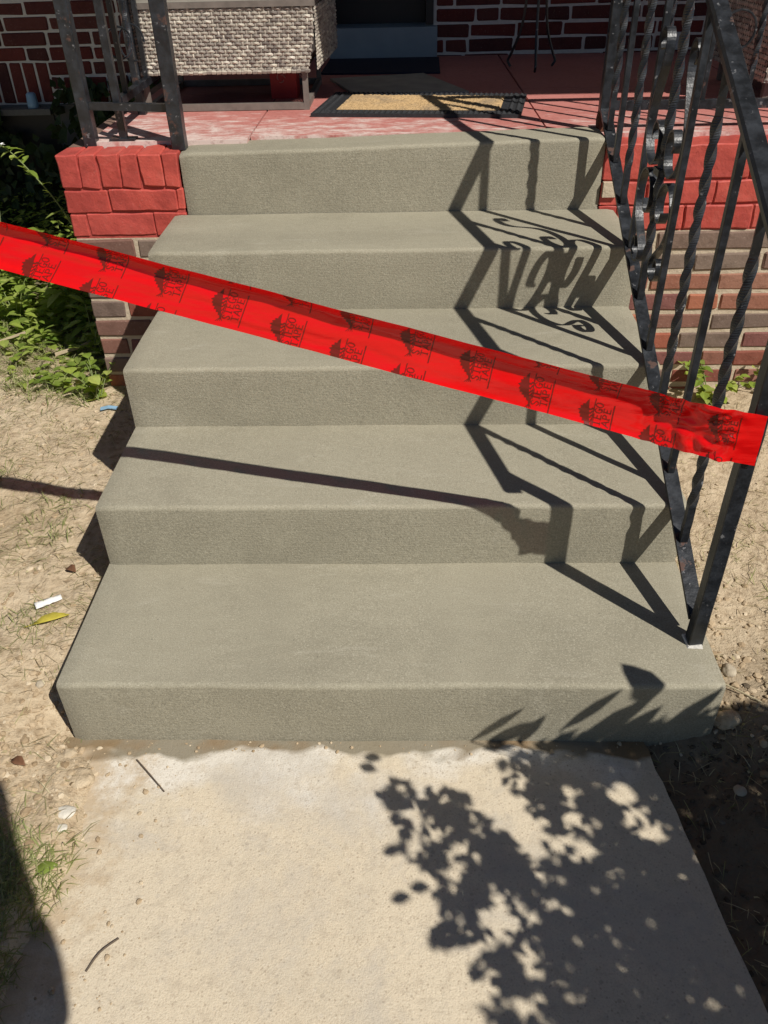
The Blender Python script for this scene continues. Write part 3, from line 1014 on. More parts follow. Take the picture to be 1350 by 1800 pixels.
mb = MB()
mb.bar([(-0.15, 2.71, 0.968), (-0.19, HY - 0.06, 0.968)], 0.011, 0.011, (0, 0, 1))
mb.build('bottom_rail', M['iron'], side)
mb = MB()
mb.bar([(-0.15, 2.71, 1.66), (-0.19, HY - 0.06, 1.66)], 0.018, 0.011, (0, 0, 1))
mb.build('top_rail', M['iron'], side)
for i in range(11):
    y = 2.80 + i * 0.14
    straight(y, -0.15 - 0.04 * (y - 2.71) / 1.6, 0.979, 1.649, 0.0075, side, 'baluster', i % 2 == 1)
straight(3.085, -0.195, FZ + 0.0005, 1.7, 0.014, side, 'post')
mb = MB()
mb.tube([(-0.163 + 0.04 * math.cos(a), 2.86 + 0.012 * math.sin(a * 1.0), 1.105 + 0.042 * math.sin(a)) for a in [i * math.pi / 10 for i in range(21)]], 0.0032, 6)
mb.build('wire_ring', M['iron'], side)
mb = MB()
mb.tube([(-0.15 + 0.04 * math.cos(a), 2.95 + 0.012 * math.sin(a * 1.0), 1.095 + 0.05 * math.sin(a)) for a in [i * math.pi / 10 for i in range(17)]], 0.003, 6)
mb.build('wire_ring', M['iron'], side)


# ------------------------------------------------------------------ wicker furniture
def weave_panel(mb, o, ax, ay, nrm, nu, nv, taper=None):
    """woven pillows over a rectangle o + ax*u + ay*v"""
    o, ax, ay, nrm = Vector(o), Vector(ax), Vector(ay), Vector(nrm)
    du, dv = 1 / nu, 1 / nv
    for j in range(nv):
        for i in range(nu):
            hor = (i + j) % 2 == 0
            cu = (i + 0.5) * du
            cv = (j + 0.5) * dv
            if hor:
                su, sv, hh = du * 0.92, dv * 0.42, 0.0055
            else:
                su, sv, hh = du * 0.30, dv * 0.62, 0.0030
            hh *= rnd.uniform(0.8, 1.25)
            tw = rnd.uniform(-.06, .06) * dv
            pts = []
            for a, b, k in ((-1, -.7, 0), (-1, .7, 0), (-.55, -1, .7), (-.55, 1, .7), (0, -1, .85), (0, 0, 1.15), (0, 1, .85), (.55, -1, .7), (.55, 1, .7), (1, -.7, 0), (1, .7, 0)):
                u, v = min(1, max(0, cu + a * su)), min(1.01, max(-.01, cv + b * sv + tw * a))
                if taper: u, v = taper(u, v)
                pts.append(o + ax * u + ay * v + nrm * (hh * k if abs(b) < .5 or k == 0 else hh * k * 0.55))
            mb.add(pts, [(0, 2, 4, 5), (0, 5, 1), (1, 5, 6, 3), (4, 7, 9, 5), (9, 10, 5), (5, 10, 8, 6)])


tb = thing('wicker_table', 'low grey-brown wicker table with metal frame on the porch', 'table', (0.11, 3.35, FZ))
mb = MB()
X0, X1, YF, YB, ZB, ZT = -0.205, 0.418, 3.10, 3.66, 0.988, 1.172
weave_panel(mb, (X0, YF, ZB), (X1 - X0, 0, 0), (0, 0, ZT - ZB), (0, -1, 0), 40, 17, lambda u, v: (u - 0.0 if u < .5 else u - (0.045 * max(0, 1 - v) ** 2.2) * (u - .5) * 2, v))
weave_panel(mb, (X1, YF, ZB), (0.03, YB - YF, 0), (0.0, 0, ZT - ZB), (1, 0, 0), 30, 17)
mb.build('woven_side', M['wicker'], tb)
mb = MB()
xe = X0 - 0.004
while xe < X1 - 0.03:
    ln_ = rnd.uniform(0.014, 0.022)
    mb.tube([(xe, YF + .001, ZB - .001), (xe + ln_ * .2, YF - 0.002, ZB - 0.002 + rnd.uniform(-.001, .001)), (xe + ln_ * .8, YF - 0.002, ZB - 0.002 + rnd.uniform(-.001, .001)), (xe + ln_, YF + .001, ZB - .001)], [0.004, 0.0068, 0.0068, 0.004], 6)
    xe += ln_ * 0.93
mb.build('woven_hem', M['wicker'], tb)
mb = MB()
mb.box(X0 + 0.003, X1 - 0.032, YF + 0.004, YB, ZB + 0.004, ZT - 0.004)
mb.add([(X1 - .032, YF + .004, ZB + .03), (X1 - .004, YF + .004, ZB + .06), (X1 - .004, YF + .004, ZT - .004), (X1 - .032, YF + .004, ZT - .004), (X1 - .032, YB, ZB + .03), (X1 + .024, YB, ZB + .03), (X1 + .024, YB, ZT - .004), (X1 - .032, YB, ZT - .004)],
       [(0, 1, 2, 3), (1, 5, 6, 2), (4, 7, 6, 5), (0, 4, 5, 1), (3, 2, 6, 7)])
mb.build('inner_box', M['wickerback'], tb)
mb = MB()
mb.box(X0 - 0.006, X1 + 0.004, YF - 0.008, YB + 0.02, ZT + 0.001, ZT + 0.018)
mb.build('rim', M['frame'], tb)
mb = MB()
mb.box(X0 + 0.004, X1 - 0.012, YF - 0.002, YB, ZT + 0.0185, ZT + 0.03)
mb.build('tabletop', M['lid'], tb)
for lx in (X0 + 0.028, X1 - 0.045):
    for ly in (YF + 0.02, YB - 0.03):
        mb = MB()
        mb.box(lx - 0.009, lx + 0.009, ly - 0.009, ly + 0.009, FZ + 0.0005, ZB + 0.006)
        mb.build('leg', M['frame'], tb)
for ly in (YF + 0.02, YB - 0.03):
    mb = MB()
    mb.box(X0 + 0.038, X1 - 0.0545, ly - 0.0085, ly + 0.0085, FZ + 0.002, FZ + 0.023)
    mb.build('floor_rail', M['frame'], tb)
for lx in (X0 + 0.028, X1 - 0.045):
    mb = MB()
    mb.box(lx - 0.0085, lx + 0.0085, YF + 0.0295, YB - 0.0395, FZ + 0.002, FZ + 0.022)
    mb.build('floor_rail', M['frame'], tb)

bx = thing('red_carton', 'small red carton with pale print under the wicker table', 'box', (0.27, 3.38, FZ))
mb = MB()
mb.box(0.222, 0.318, 3.33, 3.43, FZ + 0.0005, FZ + 0.11)
mb.build('carton', M['redbox'], bx)
mb = MB()
for a0 in (0, 2.2, 4.2):
    mb.tube([(0.262 + 0.016 * math.cos(a0 + a) * (1 - a * .2), 3.3290, FZ + 0.068 + 0.016 * math.sin(a0 + a) * (1 - a * .2)) for a in (0, .4, .8, 1.2, 1.6)], [0.0008, .002, .0025, .002, .0008], 5)
mb.build('printed_swirl', M['print_'], bx)

# wicker chair at the right end of the porch
ch_ = thing('wicker_chair', 'wicker chair behind the iron railing at the right edge', 'chair', (2.15, 3.25, FZ))
mb = MB()
weave_panel(mb, (1.90, 3.05, 0.93), (0.5, 0, 0), (0, 0, 0.32), (0, -1, 0), 26, 20)
weave_panel(mb, (1.90, 3.60, 0.93), (0, -0.55, 0), (0, 0, 0.32), (-1, 0, 0), 28, 20)
mb.build('woven_side', M['wicker'], ch_)
mb = MB()
mb.box(1.904, 2.398, 3.054, 3.6, 0.934, 1.246)
mb.build('inner_box', M['wickerback'], ch_)
mb = MB()
mb.box(1.91, 2.39, 3.5, 3.59, 1.2465, 1.6)
mb.build('backrest', M['wickerback'], ch_)
for lx in (1.93, 2.37):
    for ly in (3.09, 3.56):
        mb = MB()
        mb.box(lx - 0.012, lx + 0.012, ly - 0.012, ly + 0.012, FZ + 0.0005, 0.936)
        mb.build('leg', M['frame'], ch_)


# ------------------------------------------------------------------ mats
def quad_slab(mb, pts, z0, z1, inset=0.0, mi=0):
    c = sum((Vector((*p, 0)) for p in pts), Vector()) / len(pts)
    P = []
    for p in pts:
        d = Vector((*p, 0)) - c
        P.append(c + d * (1 - inset / d.length))
    n_ = len(P)
    mb.add([(p.x, p.y, z0) for p in P] + [(p.x, p.y, z1) for p in P],
           [tuple(range(n_))[::-1], tuple(range(n_, 2 * n_))] + [(i, (i + 1) % n_, n_ + (i + 1) % n_, n_ + i) for i in range(n_)], mi)


dm_ = thing('doormat', 'coir doormat with tan centre and black rubber border at the stair top', 'doormat', (0.77, 3.12, FZ))
mpts = [(0.398, 2.985), (1.088, 2.905), (1.152, 3.275), (0.455, 3.375)]
mb = MB()
quad_slab(mb, mpts, FZ + 0.0005, FZ + 0.011)
mb.build('rubber_base', M['rubber'], dm_)
mb = MB()
# raised scalloped border studs
for k in range(4):
    a, b = Vector((*mpts[k], 0)), Vector((*mpts[(k + 1) % 4], 0))
    nn = int((b - a).length / 0.018)
    c = sum((Vector((*p, 0)) for p in mpts), Vector()) / 4
    for row in (0.016, 0.04):
        for i in range(1, nn):
            p = a.lerp(b, i / nn)
            inw = (c - p)
            dirn = (b - a).normalized()
            nrm_ = Vector((-dirn.y, dirn.x, 0))
            q = p + nrm_ * row
            s_ = 0.0075
            mb.add([(q.x - s_, q.y - s_, FZ + 0.0112), (q.x + s_, q.y - s_, FZ + 0.0112), (q.x + s_, q.y + s_, FZ + 0.0112), (q.x - s_, q.y + s_, FZ + 0.0112), (q.x, q.y, FZ + 0.0165)],
                   [(0, 1, 4), (1, 2, 4), (2, 3, 4), (3, 0, 4)])
mb.build('border_studs', M['rubber'], dm_)
mb = MB()
A, B, C_, D_ = [Vector((*p, 0)) for p in mpts]
nu, nv = 90, 46
vs = []
for j in range(nv + 1):
    for i in range(nu + 1):
        u, v = 0.105 + 0.79 * i / nu, 0.17 + 0.66 * j / nv
        p = A.lerp(B, u).lerp(D_.lerp(C_, u), v)
        e = 0 if 0 < i < nu and 0 < j < nv else 1
        vs.append((p.x, p.y, FZ + (0.0115 if e else 0.0155 + rnd.uniform(-.002, .002))))
mb.add(vs, [(j * (nu + 1) + i, j * (nu + 1) + i + 1, (j + 1) * (nu + 1) + i + 1, (j + 1) * (nu + 1) + i) for j in range(nv) for i in range(nu)])
mb.build('coir_pile', M['coir'], dm_)

gm = MB()
quad_slab(gm, [(0.52, 3.372), (0.95, 3.36), (0.79, 3.80), (0.41, 3.71)], FZ + 0.0005, FZ + 0.009)
go_ = gm.build('flat_mat', M['greymat'])
tag(go_, 'flat grey mat lying askew behind the coir doormat', 'mat')
nv_ = MB()
quad_slab(nv_, [(0.36, 3.86), (0.86, 3.83), (0.87, 4.27), (0.37, 4.27)], FZ + 0.0005, FZ + 0.007)
tag(nv_.build('dark_rug', M['navy']), 'dark navy rug in shade below the door sill', 'rug')

# plant stand in the shade
ps = thing('plant_stand', 'thin black iron plant stand against the shaded brick wall', 'plant stand', (1.25, 3.9, FZ))
for k in range(3):
    a = k * 2.094 + 0.5
    pts = []
    for t_, rr_ in ((0, .10), (.02, .115), (.05, .10), (.15, .06), (.3, .045), (.45, .06), (.55, .1), (.6, .11)):
        pts.append((1.25 + rr_ * math.cos(a), 3.9 + rr_ * math.sin(a), FZ + 0.006 + t_))
    mb = MB()
    mb.tube(catmull(pts, 4), 0.0055, 6)
    mb.build('leg', M['iron'], ps)
for zz, rr_ in ((0.28, 0.046), (0.606, 0.112)):
    mb = MB()
    mb.tube([(1.25 + rr_ * math.cos(a), 3.9 + rr_ * math.sin(a), FZ + zz) for a in [i * math.pi / 12 for i in range(25)]], 0.004, 6)
    mb.build('hoop', M['iron'], ps)

# pale blue plastic cup on the ledge under the soldier course
bc = thing('blue_cup', 'small pale blue plastic cup upside down on the window ledge', 'cup', (-1.07, HY - 0.06, 0.686))
mb = MB()
mb.tube([(-1.07, HY - 0.06, 0.6865), (-1.07, HY - 0.06, 0.70), (-1.07, HY - 0.06, 0.745), (-1.07, HY - 0.06, 0.752), (-1.07, HY - 0.06, 0.7525)], [0.026, 0.026, 0.022, 0.016, 0.004], 16)
mb.build('body', M['blue'], bc, True)
mb = MB()
mb.box(-1.4, -0.98, HY - 0.1, HY - 0.046, 0.66, 0.686)
mb.build('window_ledge', M['parge'], house)

# ------------------------------------------------------------------ red tape
tape = thing('warning_tape', 'red plastic tape printed in brown stretched across the stairs', 'tape', (1.31, 1.2, 0.6))


def tape_pt(s, v):
    xt = 0.146 + (s + 12 - 142) / 1020
    top = Vector((xt, 1.405 - 0.155 * (xt - 0.146), 0.965 - 0.221 * (xt - 0.146)))
    xb = 0.08 + (s - 12 - 125) / 937
    bot = Vector((xb, 1.462 - 0.14 * (xb - 0.08), 0.865 - 0.2335 * (xb - 0.08)))
    bot = bot + (Vector((0.7116, 0, 1.4147)) - bot) * 0.036
    w = sstep(1130, 1310, s)
    et = Vector((1.311 + (s - 1340) / 1075, 1.2085, 0.7235 - 0.23 * (s - 1340) / 1075))
    eb = Vector((1.313 + (s - 1340) / 1075, 1.2085, 0.6245 - 0.22 * (s - 1340) / 1075))
    top = top.lerp(et, w)
    bot = bot.lerp(eb, w)
    p = top.lerp(bot, v)
    nrm = (bot - top).cross(Vector((1, -0.15, -0.22))).normalized()
    if nrm.y > 0: nrm = -nrm
    k = 1 - sstep(1180, 1320, s)
    pk = 0.26 + 0.16 * sstep(450, 900, s)
    sh = v / pk if v < pk else (1 - v) / (1 - pk)
    bulge = -0.017 * k * (1 - (1 - sh) ** 1.7)
    rip = k * 0.0042 * noise.noise(Vector((s * 0.0032, v * 2.6, 1))) + 0.0018 * noise.noise(Vector((s * 0.008, v * 4.0, 6))) + 0.0012 * noise.noise(Vector((s * 0.016, v * 7, 4)))
    rip += k * 0.0016 * noise.noise(Vector((s * 0.004 + 3, v * 11, 7))) + 0.0011 * math.sin(s * 0.05 + 9 * v + 3 * noise.noise(Vector((s * .01, v * 2, 0)))) * max(0, noise.noise(Vector((s * .008, v, 3))))
    cr = sstep(1090, 1200, s) * (1 - sstep(1270, 1330, s))
    rip += cr * (0.013 * abs(noise.noise(Vector((s * 0.021 + v * 1.7, v * 3.5 - s * 0.012, 9)))) + 0.003 * noise.noise(Vector((s * .05, v * 8, 2))))
    return p + nrm * (bulge + rip), nrm


mb = MB()
NS, NV = 420, 22
vs = []
for i in range(NS + 1):
    s = -460 + (1345 + 460) * i / NS
    for j in range(NV + 1):
        vs.append(tape_pt(s, j / NV)[0])
mb.add(vs, [(i * (NV + 1) + j, (i + 1) * (NV + 1) + j, (i + 1) * (NV + 1) + j + 1, i * (NV + 1) + j + 1) for i in range(NS) for j in range(NV)])
mb.build('film', M['tape'], tape, True)

# printed mark: (a,b) in a unit square, a runs along the tape, b up across it
GL = {
    'S': [[(0.85, .82), (.6, 1), (.3, .97), (.15, .78), (.3, .58), (.68, .42), (.85, .24), (.68, .03), (.35, 0), (.1, .2)]],
    'T': [[(0, .97), (1, .97)], [(.5, 1), (.5, 0)], [(.3, 0.02), (.7, .02)]],
    'E': [[(.15, 0), (.15, 1)], [(.02, .98), (.9, .98)], [(.15, .52), (.7, .52)], [(.02, .02), (.95, .02)]],
    'G': [[(.9, .8), (.65, .99), (.35, .96), (.1, .7), (.08, .35), (.3, .05), (.65, .02), (.88, .18)], [(.88, .0), (.88, .44)], [(.62, .44), (1, .44)]],
    'O': [[(.5, 1), (.18, .85), (.06, .5), (.18, .15), (.5, 0), (.82, .15), (.94, .5), (.82, .85), (.5, 1)]],
    'A': [[(.02, 0), (.5, 1), (.98, 0)], [(.22, .36), (.78, .36)]],
    'P': [[(.15, 0), (.15, 1), (.65, .98), (.88, .78), (.68, .5), (.15, .48)], [(0, .02), (.35, .02)]],
}


def stroke(tris, pts, w):
    P = [Vector(p) for p in pts]
    for a, b in zip(P[:-1], P[1:]):
        d = (b - a)
        if d.length < 1e-6: continue
        d.normalize()
        n_ = Vector((-d.y, d.x)) * w / 2
        e = d * w * 0.35
        q = [a - e - n_, b + e - n_, b + e + n_, a - e + n_]
        tris.append((q[0], q[1], q[2]))
        tris.append((q[0], q[2], q[3]))


def print_tris():
    T = []

    def word(txt, top, base, b0, b1, lw):
        n_ = len(txt)
        adv = (b1 - b0) / n_
        for i, c in enumerate(txt):
            for ln in GL[c]:
                stroke(T, [(base + (top - base) * y_, b0 + adv * (i + x_ * 0.84 + 0.04)) for x_, y_ in ln], lw)
    word('STEGO', 0.475, 0.675, 0.10, 0.87, 0.022)
    word('TAPE', 0.715, 0.90, 0.12, 0.76, 0.022)
    stroke(T, [(0.965, -0.02), (0.965, 0.86)], 0.028)
    stroke(T, [(0.445, 0.12), (0.445, 0.93)], 0.024)
    # plated animal silhouette facing up the tape
    body = [(.275, .90), (.215, .80), (.20, .74), (.135, .735), (.15, .685), (.075, .66), (.11, .61), (.03, .56), (.10, .53), (.075, .46), (.125, .44), (.12, .37), (.185, .37), (.19, .30), (.25, .31), (.27, .24), (.32, .25), (.35, .18), (.385, .18), (.43, .06), (.435, .20), (.40, .30), (.36, .40), (.345, .50), (.33, .60), (.30, .70), (.285, .80)]
    V3 = [Vector((x_, y_, 0)) for x_, y_ in body]
    for t in geometry.tessellate_polygon([V3]):
        T.append(tuple(Vector(body[i]) for i in t))
    stroke(T, [(.33, .62), (.37, .62), (.40, .66), (.445, .66)], 0.04)
    stroke(T, [(.33, .52), (.38, .52), (.41, .58), (.445, .585)], 0.035)
    stroke(T, [(.35, .40), (.39, .42), (.41, .47), (.445, .49)], 0.035)
    stroke(T, [(.38, .30), (.41, .33), (.445, .40)], 0.03)
    for k in range(4):
        stroke(T, [(.43, .12), (.33 + 0.055 * k, 0.0 + 0.01 * k)], 0.016)
    return T


PT = print_tris()


def make_print(s0, vc):
    bm = bmesh.new()
    for t in PT:
        # tape units: s in "pixels" (about 1 mm), v across
        bm.faces.new([bm.verts.new((s0 + (p.x - 0.5) * 64, vc - (p.y - 0.43) * 0.72, 0)) for p in t])
    for vlim, nn in ((0.004, (0, -1, 0)), (0.996, (0, 1, 0))):
        gm_ = bm.verts[:] + bm.edges[:] + bm.faces[:]
        bmesh.ops.bisect_plane(bm, geom=gm_, plane_co=(0, vlim, 0), plane_no=nn, clear_outer=True)
    bmesh.ops.bisect_plane(bm, geom=bm.verts[:] + bm.edges[:] + bm.faces[:], plane_co=(1340, 0, 0), plane_no=(1, 0, 0), clear_outer=True)
    if len(bm.faces) == 0:
        bm.free()
        return
    lo = min(v.co.x for v in bm.verts)
    for k in range(1, 8):
        bmesh.ops.bisect_plane(bm, geom=bm.verts[:] + bm.edges[:] + bm.faces[:], plane_co=(s0 - 32 + 8 * k, 0, 0), plane_no=(1, 0, 0))
    for k in range(1, 14):
        bmesh.ops.bisect_plane(bm, geom=bm.verts[:] + bm.edges[:] + bm.faces[:], plane_co=(0, k / 14, 0), plane_no=(0, 1, 0))
    mb = MB()
    bm.verts.index_update()
    vs = []
    for v in bm.verts:
        p, nrm = tape_pt(v.co.x, v.co.y)
        vs.append(p + nrm * 0.0006)
    mb.add(vs, [[v.index for v in f.verts] for f in bm.faces])
    bm.free()
    mb.build('printed_mark', M['ink'], tape)


for k in range(-5, 10):
    s0 = 405 + 108 * k
    for mrow in range(-6, 7):
        vc = 0.60 + 0.178 * k + 0.80 * mrow
        if -0.28 < vc < 1.3:
            make_print(s0, vc)

stake = thing('wooden_stake', 'weathered wooden stake at the far left end of the red tape', 'stake', (-0.47, 1.5, 0.0))
mb = MB()
mb.bar([(-0.462, 1.515, -0.05), (-0.462, 1.515, 0.25), (-0.462, 1.515, 0.8), (-0.462, 1.515, 1.2)], 0.019, 0.019, (1, 0, 0), ch=0.1, jit=0.1)
mb.build('shaft', M['wood'], stake)


# ------------------------------------------------------------------ vegetation
def leaf(mb, base, d, up, ln, wd, fold=0.25, droop=0.25, seg=3):
    d = Vector(d).normalized()
    side_ = d.cross(Vector(up))
    if side_.length < 1e-3: side_ = Vector((1, 0, 0))
    side_.normalize()
    nrm = side_.cross(d).normalized()
    b = Vector(base)
    prof = [(0, 0.06), (0.3, 0.85), (0.6, 1.0), (0.85, 0.5), (1, 0.02)] if seg >= 3 else [(0, 0.08), (0.45, 1.0), (1, 0.02)]
    vs = []
    for t, w_ in prof:
        c = b + d * (ln * t) - Vector((0, 0, 1)) * (droop * ln * t * t)
        e = side_ * (wd / 2 * w_)
        vs += [c - e + nrm * (fold * wd * .5 * w_), c, c + e + nrm * (fold * wd * .5 * w_)]
    fs = []
    for i in range(len(prof) - 1):
        fs += [(3 * i, 3 * i + 1, 3 * i + 4, 3 * i + 3), (3 * i + 1, 3 * i + 2, 3 * i + 5, 3 * i + 4)]
    mb.add(vs, fs)


def rdir(zl, zh):
    a = rnd.uniform(0, 2 * math.pi)
    z_ = rnd.uniform(zl, zh)
    q = math.sqrt(max(0, 1 - z_ * z_))
    return Vector((q * math.cos(a), q * math.sin(a), z_))


def plant(name, label, x, y, h, n_stem, lean, ll, lw, mat, cat='weed', z=None, group=None, leaves=7):
    z = ground_h(x, y) - 0.005 if z is None else z
    t = thing(name, label, cat, (x, y, z), group)
    st = MB()
    lv = MB()
    for k in range(n_stem):
        d = rdir(0.3, 0.9)
        tip = Vector((x, y, z)) + Vector((d.x * lean, d.y * lean, h * rnd.uniform(0.6, 1.0)))
        b0 = Vector((x + rnd.uniform(-.015, .015), y + rnd.uniform(-.015, .015), z))
        mid = b0.lerp(tip, 0.5) + Vector((0, 0, h * 0.12))
        path = catmull([b0, mid, tip], 4)
        st.tube(path, [0.0022 * (1 - 0.6 * i / len(path)) for i in range(len(path))], 5)
        for q in range(leaves):
            f = (q + 1) / leaves
            p = path[min(len(path) - 1, int(f * (len(path) - 1)))]
            leaf(lv, p, rdir(-0.1, 0.6), (0, 0, 1), ll * rnd.uniform(0.6, 1.15), lw * rnd.uniform(0.7, 1.1))
    st.build('stem', M['stem'], t)
    lv.build('leaves', mat, t)
    return t


G1 = None
specs = [
    ('round-leafed bright green weed at the foot of the left brick pier', -0.345, 2.47, 0.13, 7, 0.10, 0.05, 0.042, 5),
    ('low yellow-green weed on the dirt below the wood splinter', -0.50, 2.56, 0.07, 5, 0.08, 0.045, 0.035, 5),
    ('long-leafed weed standing against the dark hollow by the pier', -0.43, 2.78, 0.19, 5, 0.09, 0.09, 0.028, 4),
    ('broad-leafed weed under the lower edge of the tape, far left', -1.02, 3.45, 0.34, 7, 0.16, 0.11, 0.07, 6),
    ('leafy weed in the middle of the sunny weed patch', -0.86, 3.1, 0.24, 8, 0.16, 0.075, 0.05, 6),
    ('dark leafy weed in the shadow of the pier', -0.62, 3.1, 0.28, 8, 0.15, 0.09, 0.05, 6),
]
for lb, x, y, h, ns, ln_, a, b, nl in specs:
    plant('weed', lb, x, y, h, ns, ln_, a, b, M['leaf'], group='weeds beside the left pier', leaves=nl)
plant('weed', 'bright green clover-like weed at the base of the right brick wall', 1.73, 2.46, 0.13, 12, 0.13, 0.038, 0.032, M['leaf'], leaves=6)
plant('weed', 'small trailing green weed growing on the right brick wall', 1.93, 2.50, 0.16, 5, 0.07, 0.03, 0.024, M['leaf'], leaves=6)

# tall flowering weed against the dark corner
tw_ = thing('flowering_weed', 'tall thin weed with one pale flower bud left of the red pier', 'weed', (-0.42, 2.95, 0.09))
st = MB()
lv = MB()
pth = catmull([(-0.42, 2.95, 0.09), (-0.43, 2.95, 0.35), (-0.50, 2.95, 0.58), (-0.60, 2.95, 0.74), (-0.655, 2.95, 0.80)], 6)
st.tube(pth, [0.0035 * (1 - 0.6 * i / len(pth)) for i in range(len(pth))], 6)
for i, p in enumerate(pth[4:-1]):
    leaf(lv, p, rdir(-0.2, 0.7), (0, 0, 1), rnd.uniform(0.03, 0.07), rnd.uniform(0.012, 0.024))
    leaf(lv, p, rdir(-0.2, 0.7), (0, 0, 1), rnd.uniform(0.03, 0.06), rnd.uniform(0.012, 0.022))
for bx_, bz in ((-0.36, 0.52), (-0.5, 0.42), (-0.34, 0.36)):
    pp = catmull([(-0.43, 2.95, bz - 0.15), (bx_ * .5 - .215, 2.94, bz - .05), (bx_, 2.93, bz)], 5)
    st.tube(pp, 0.0018, 5)
    for p in pp[2:]:
        leaf(lv, p, rdir(-0.2, 0.7), (0, 0, 1), rnd.uniform(0.03, 0.055), rnd.uniform(0.014, 0.024))
st.build('stem', M['stem'], tw_)
lv.build('leaves', M['leaf'], tw_)
fb = MB()
for k in range(14):
    leaf(fb, (-0.655, 2.95, 0.80), rdir(0.0, 1.0), (0, 0, 1), 0.014, 0.008, seg=2)
fb.build('flower', M['paper'], tw_)

# ground cover of weeds: uncountable
gc = MB()
for i in range(8000):
    x = rnd.uniform(-2.1, -0.34)
    y = rnd.uniform(2.45, 4.25)
    edge = 2.5 + 0.45 * sstep(-0.45, -1.1, x) + 0.18 * noise.noise(Vector((x * 3, y * 3, 0)))
    if y < edge + rnd.uniform(0, 0.25): continue
    hh = rnd.uniform(0.0, 1.0) ** 1.6 * (0.05 + 0.22 * sstep(edge, edge + 0.9, y))
    z0 = ground_h(x, y) + hh
    leaf(gc, (x, y, z0), rdir(-0.1, 0.6), (0, 0, 1), rnd.uniform(0.025, 0.065), rnd.uniform(0.014, 0.04), seg=3 if y < 3.3 else 2)
tag(gc.build('weed_patch', M['leaf']), 'sunlit weed patch left of the brick pier', 'weeds', kind='stuff')
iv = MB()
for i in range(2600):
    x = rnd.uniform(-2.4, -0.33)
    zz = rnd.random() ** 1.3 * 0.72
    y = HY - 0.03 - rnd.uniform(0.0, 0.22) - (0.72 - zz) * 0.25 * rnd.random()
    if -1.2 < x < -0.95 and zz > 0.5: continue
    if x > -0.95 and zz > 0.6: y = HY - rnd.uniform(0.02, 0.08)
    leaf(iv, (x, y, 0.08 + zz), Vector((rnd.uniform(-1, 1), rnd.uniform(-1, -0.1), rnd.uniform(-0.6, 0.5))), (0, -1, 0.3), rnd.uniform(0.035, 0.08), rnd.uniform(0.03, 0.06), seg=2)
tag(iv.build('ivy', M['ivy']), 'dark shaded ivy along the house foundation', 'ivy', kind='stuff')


# ------------------------------------------------------------------ loose ground litter (stuff)
def visible_dirt(x, y):
    if 0.02 < x < W + 0.0 and Y[1] - 0.01 < y < Y[5]: return False
    if y > Y[5] - 0.02 and x > -0.34: return False
    if y < Y[1] and 0.13 < x < 1.2 + 0.13 * (1.1 - y): return False
    return True


def blob(mb, c, r, rr):
    t = (1 + 5 ** 0.5) / 2
    V = [(-1, t, 0), (1, t, 0), (-1, -t, 0), (1, -t, 0), (0, -1, t), (0, 1, t), (0, -1, -t), (0, 1, -t), (t, 0, -1), (t, 0, 1), (-t, 0, -1), (-t, 0, 1)]
    F = [(0, 11, 5), (0, 5, 1), (0, 1, 7), (0, 7, 10), (0, 10, 11), (1, 5, 9), (5, 11, 4), (11, 10, 2), (10, 7, 6), (7, 1, 8), (3, 9, 4), (3, 4, 2), (3, 2, 6), (3, 6, 8), (3, 8, 9), (4, 9, 5), (2, 4, 11), (6, 2, 10), (8, 6, 7), (9, 8, 1)]
    sx, sy, sz = r * rr.uniform(.7, 1.3), r * rr.uniform(.7, 1.3), r * rr.uniform(.45, .8)
    a = rr.uniform(0, 6.28)
    ca, sa = math.cos(a), math.sin(a)
    vs = []
    for v in V:
        k = rr.uniform(.75, 1.2) / 1.9
        x, y, z = v[0] * sx * k, v[1] * sy * k, v[2] * sz * k
        vs.append((c[0] + x * ca - y * sa, c[1] + x * sa + y * ca, c[2] + z))
    mb.add(vs, F)


rr = random.Random(21)
cl2 = MB()
cl, cdm = MB(), MB()
for i in range(9000):
    if rr.random() < 0.62:
        x, y = rr.uniform(-1.0, 0.2), rr.uniform(0.5, 2.6)
        if rr.random() < 0.25:
            x, y = rr.gauss(-0.02, 0.09), rr.gauss(1.08, 0.16)
    else:
        x, y = rr.uniform(1.18, 2.1), rr.uniform(0.5, 2.5)
        if rr.random() < 0.4:
            x, y = rr.gauss(1.36, 0.09), rr.gauss(1.15, 0.2)
    if not visible_dirt(x, y): continue
    r = 0.0012 + 0.0075 * rr.random() ** 5.5
    tgt = cdm if (x > 1 and y < 1.15 + rr.uniform(-.1, .12)) else cl
    blob(tgt, (x, y, ground_h(x, y) + r * 0.15), r, rr)
for i in range(170):   # crumbs of soil and mortar lying on the walkway edge and at the step foot
    if i < 90:
        x, y = rr.gauss(0.16, 0.05), rr.uniform(0.55, 1.1)
    else:
        x, y = rr.uniform(0.05, 1.3), rr.gauss(1.095, 0.012)
        if y > 1.105: continue
    r = 0.0015 + 0.005 * rr.random() ** 3
    blob(cl, (x, y, max(0.0, ground_h(x, y) if x < .2 else 0) + r * 0.25), r, rr)
tag(cl.build('soil_crumbs', M['clod']), 'dry crumbs of soil scattered beside the stairs', 'soil', kind='stuff')
tag(cdm.build('damp_crumbs', M['clodd']), 'damp dark crumbs of soil right of the walkway', 'soil', kind='stuff')


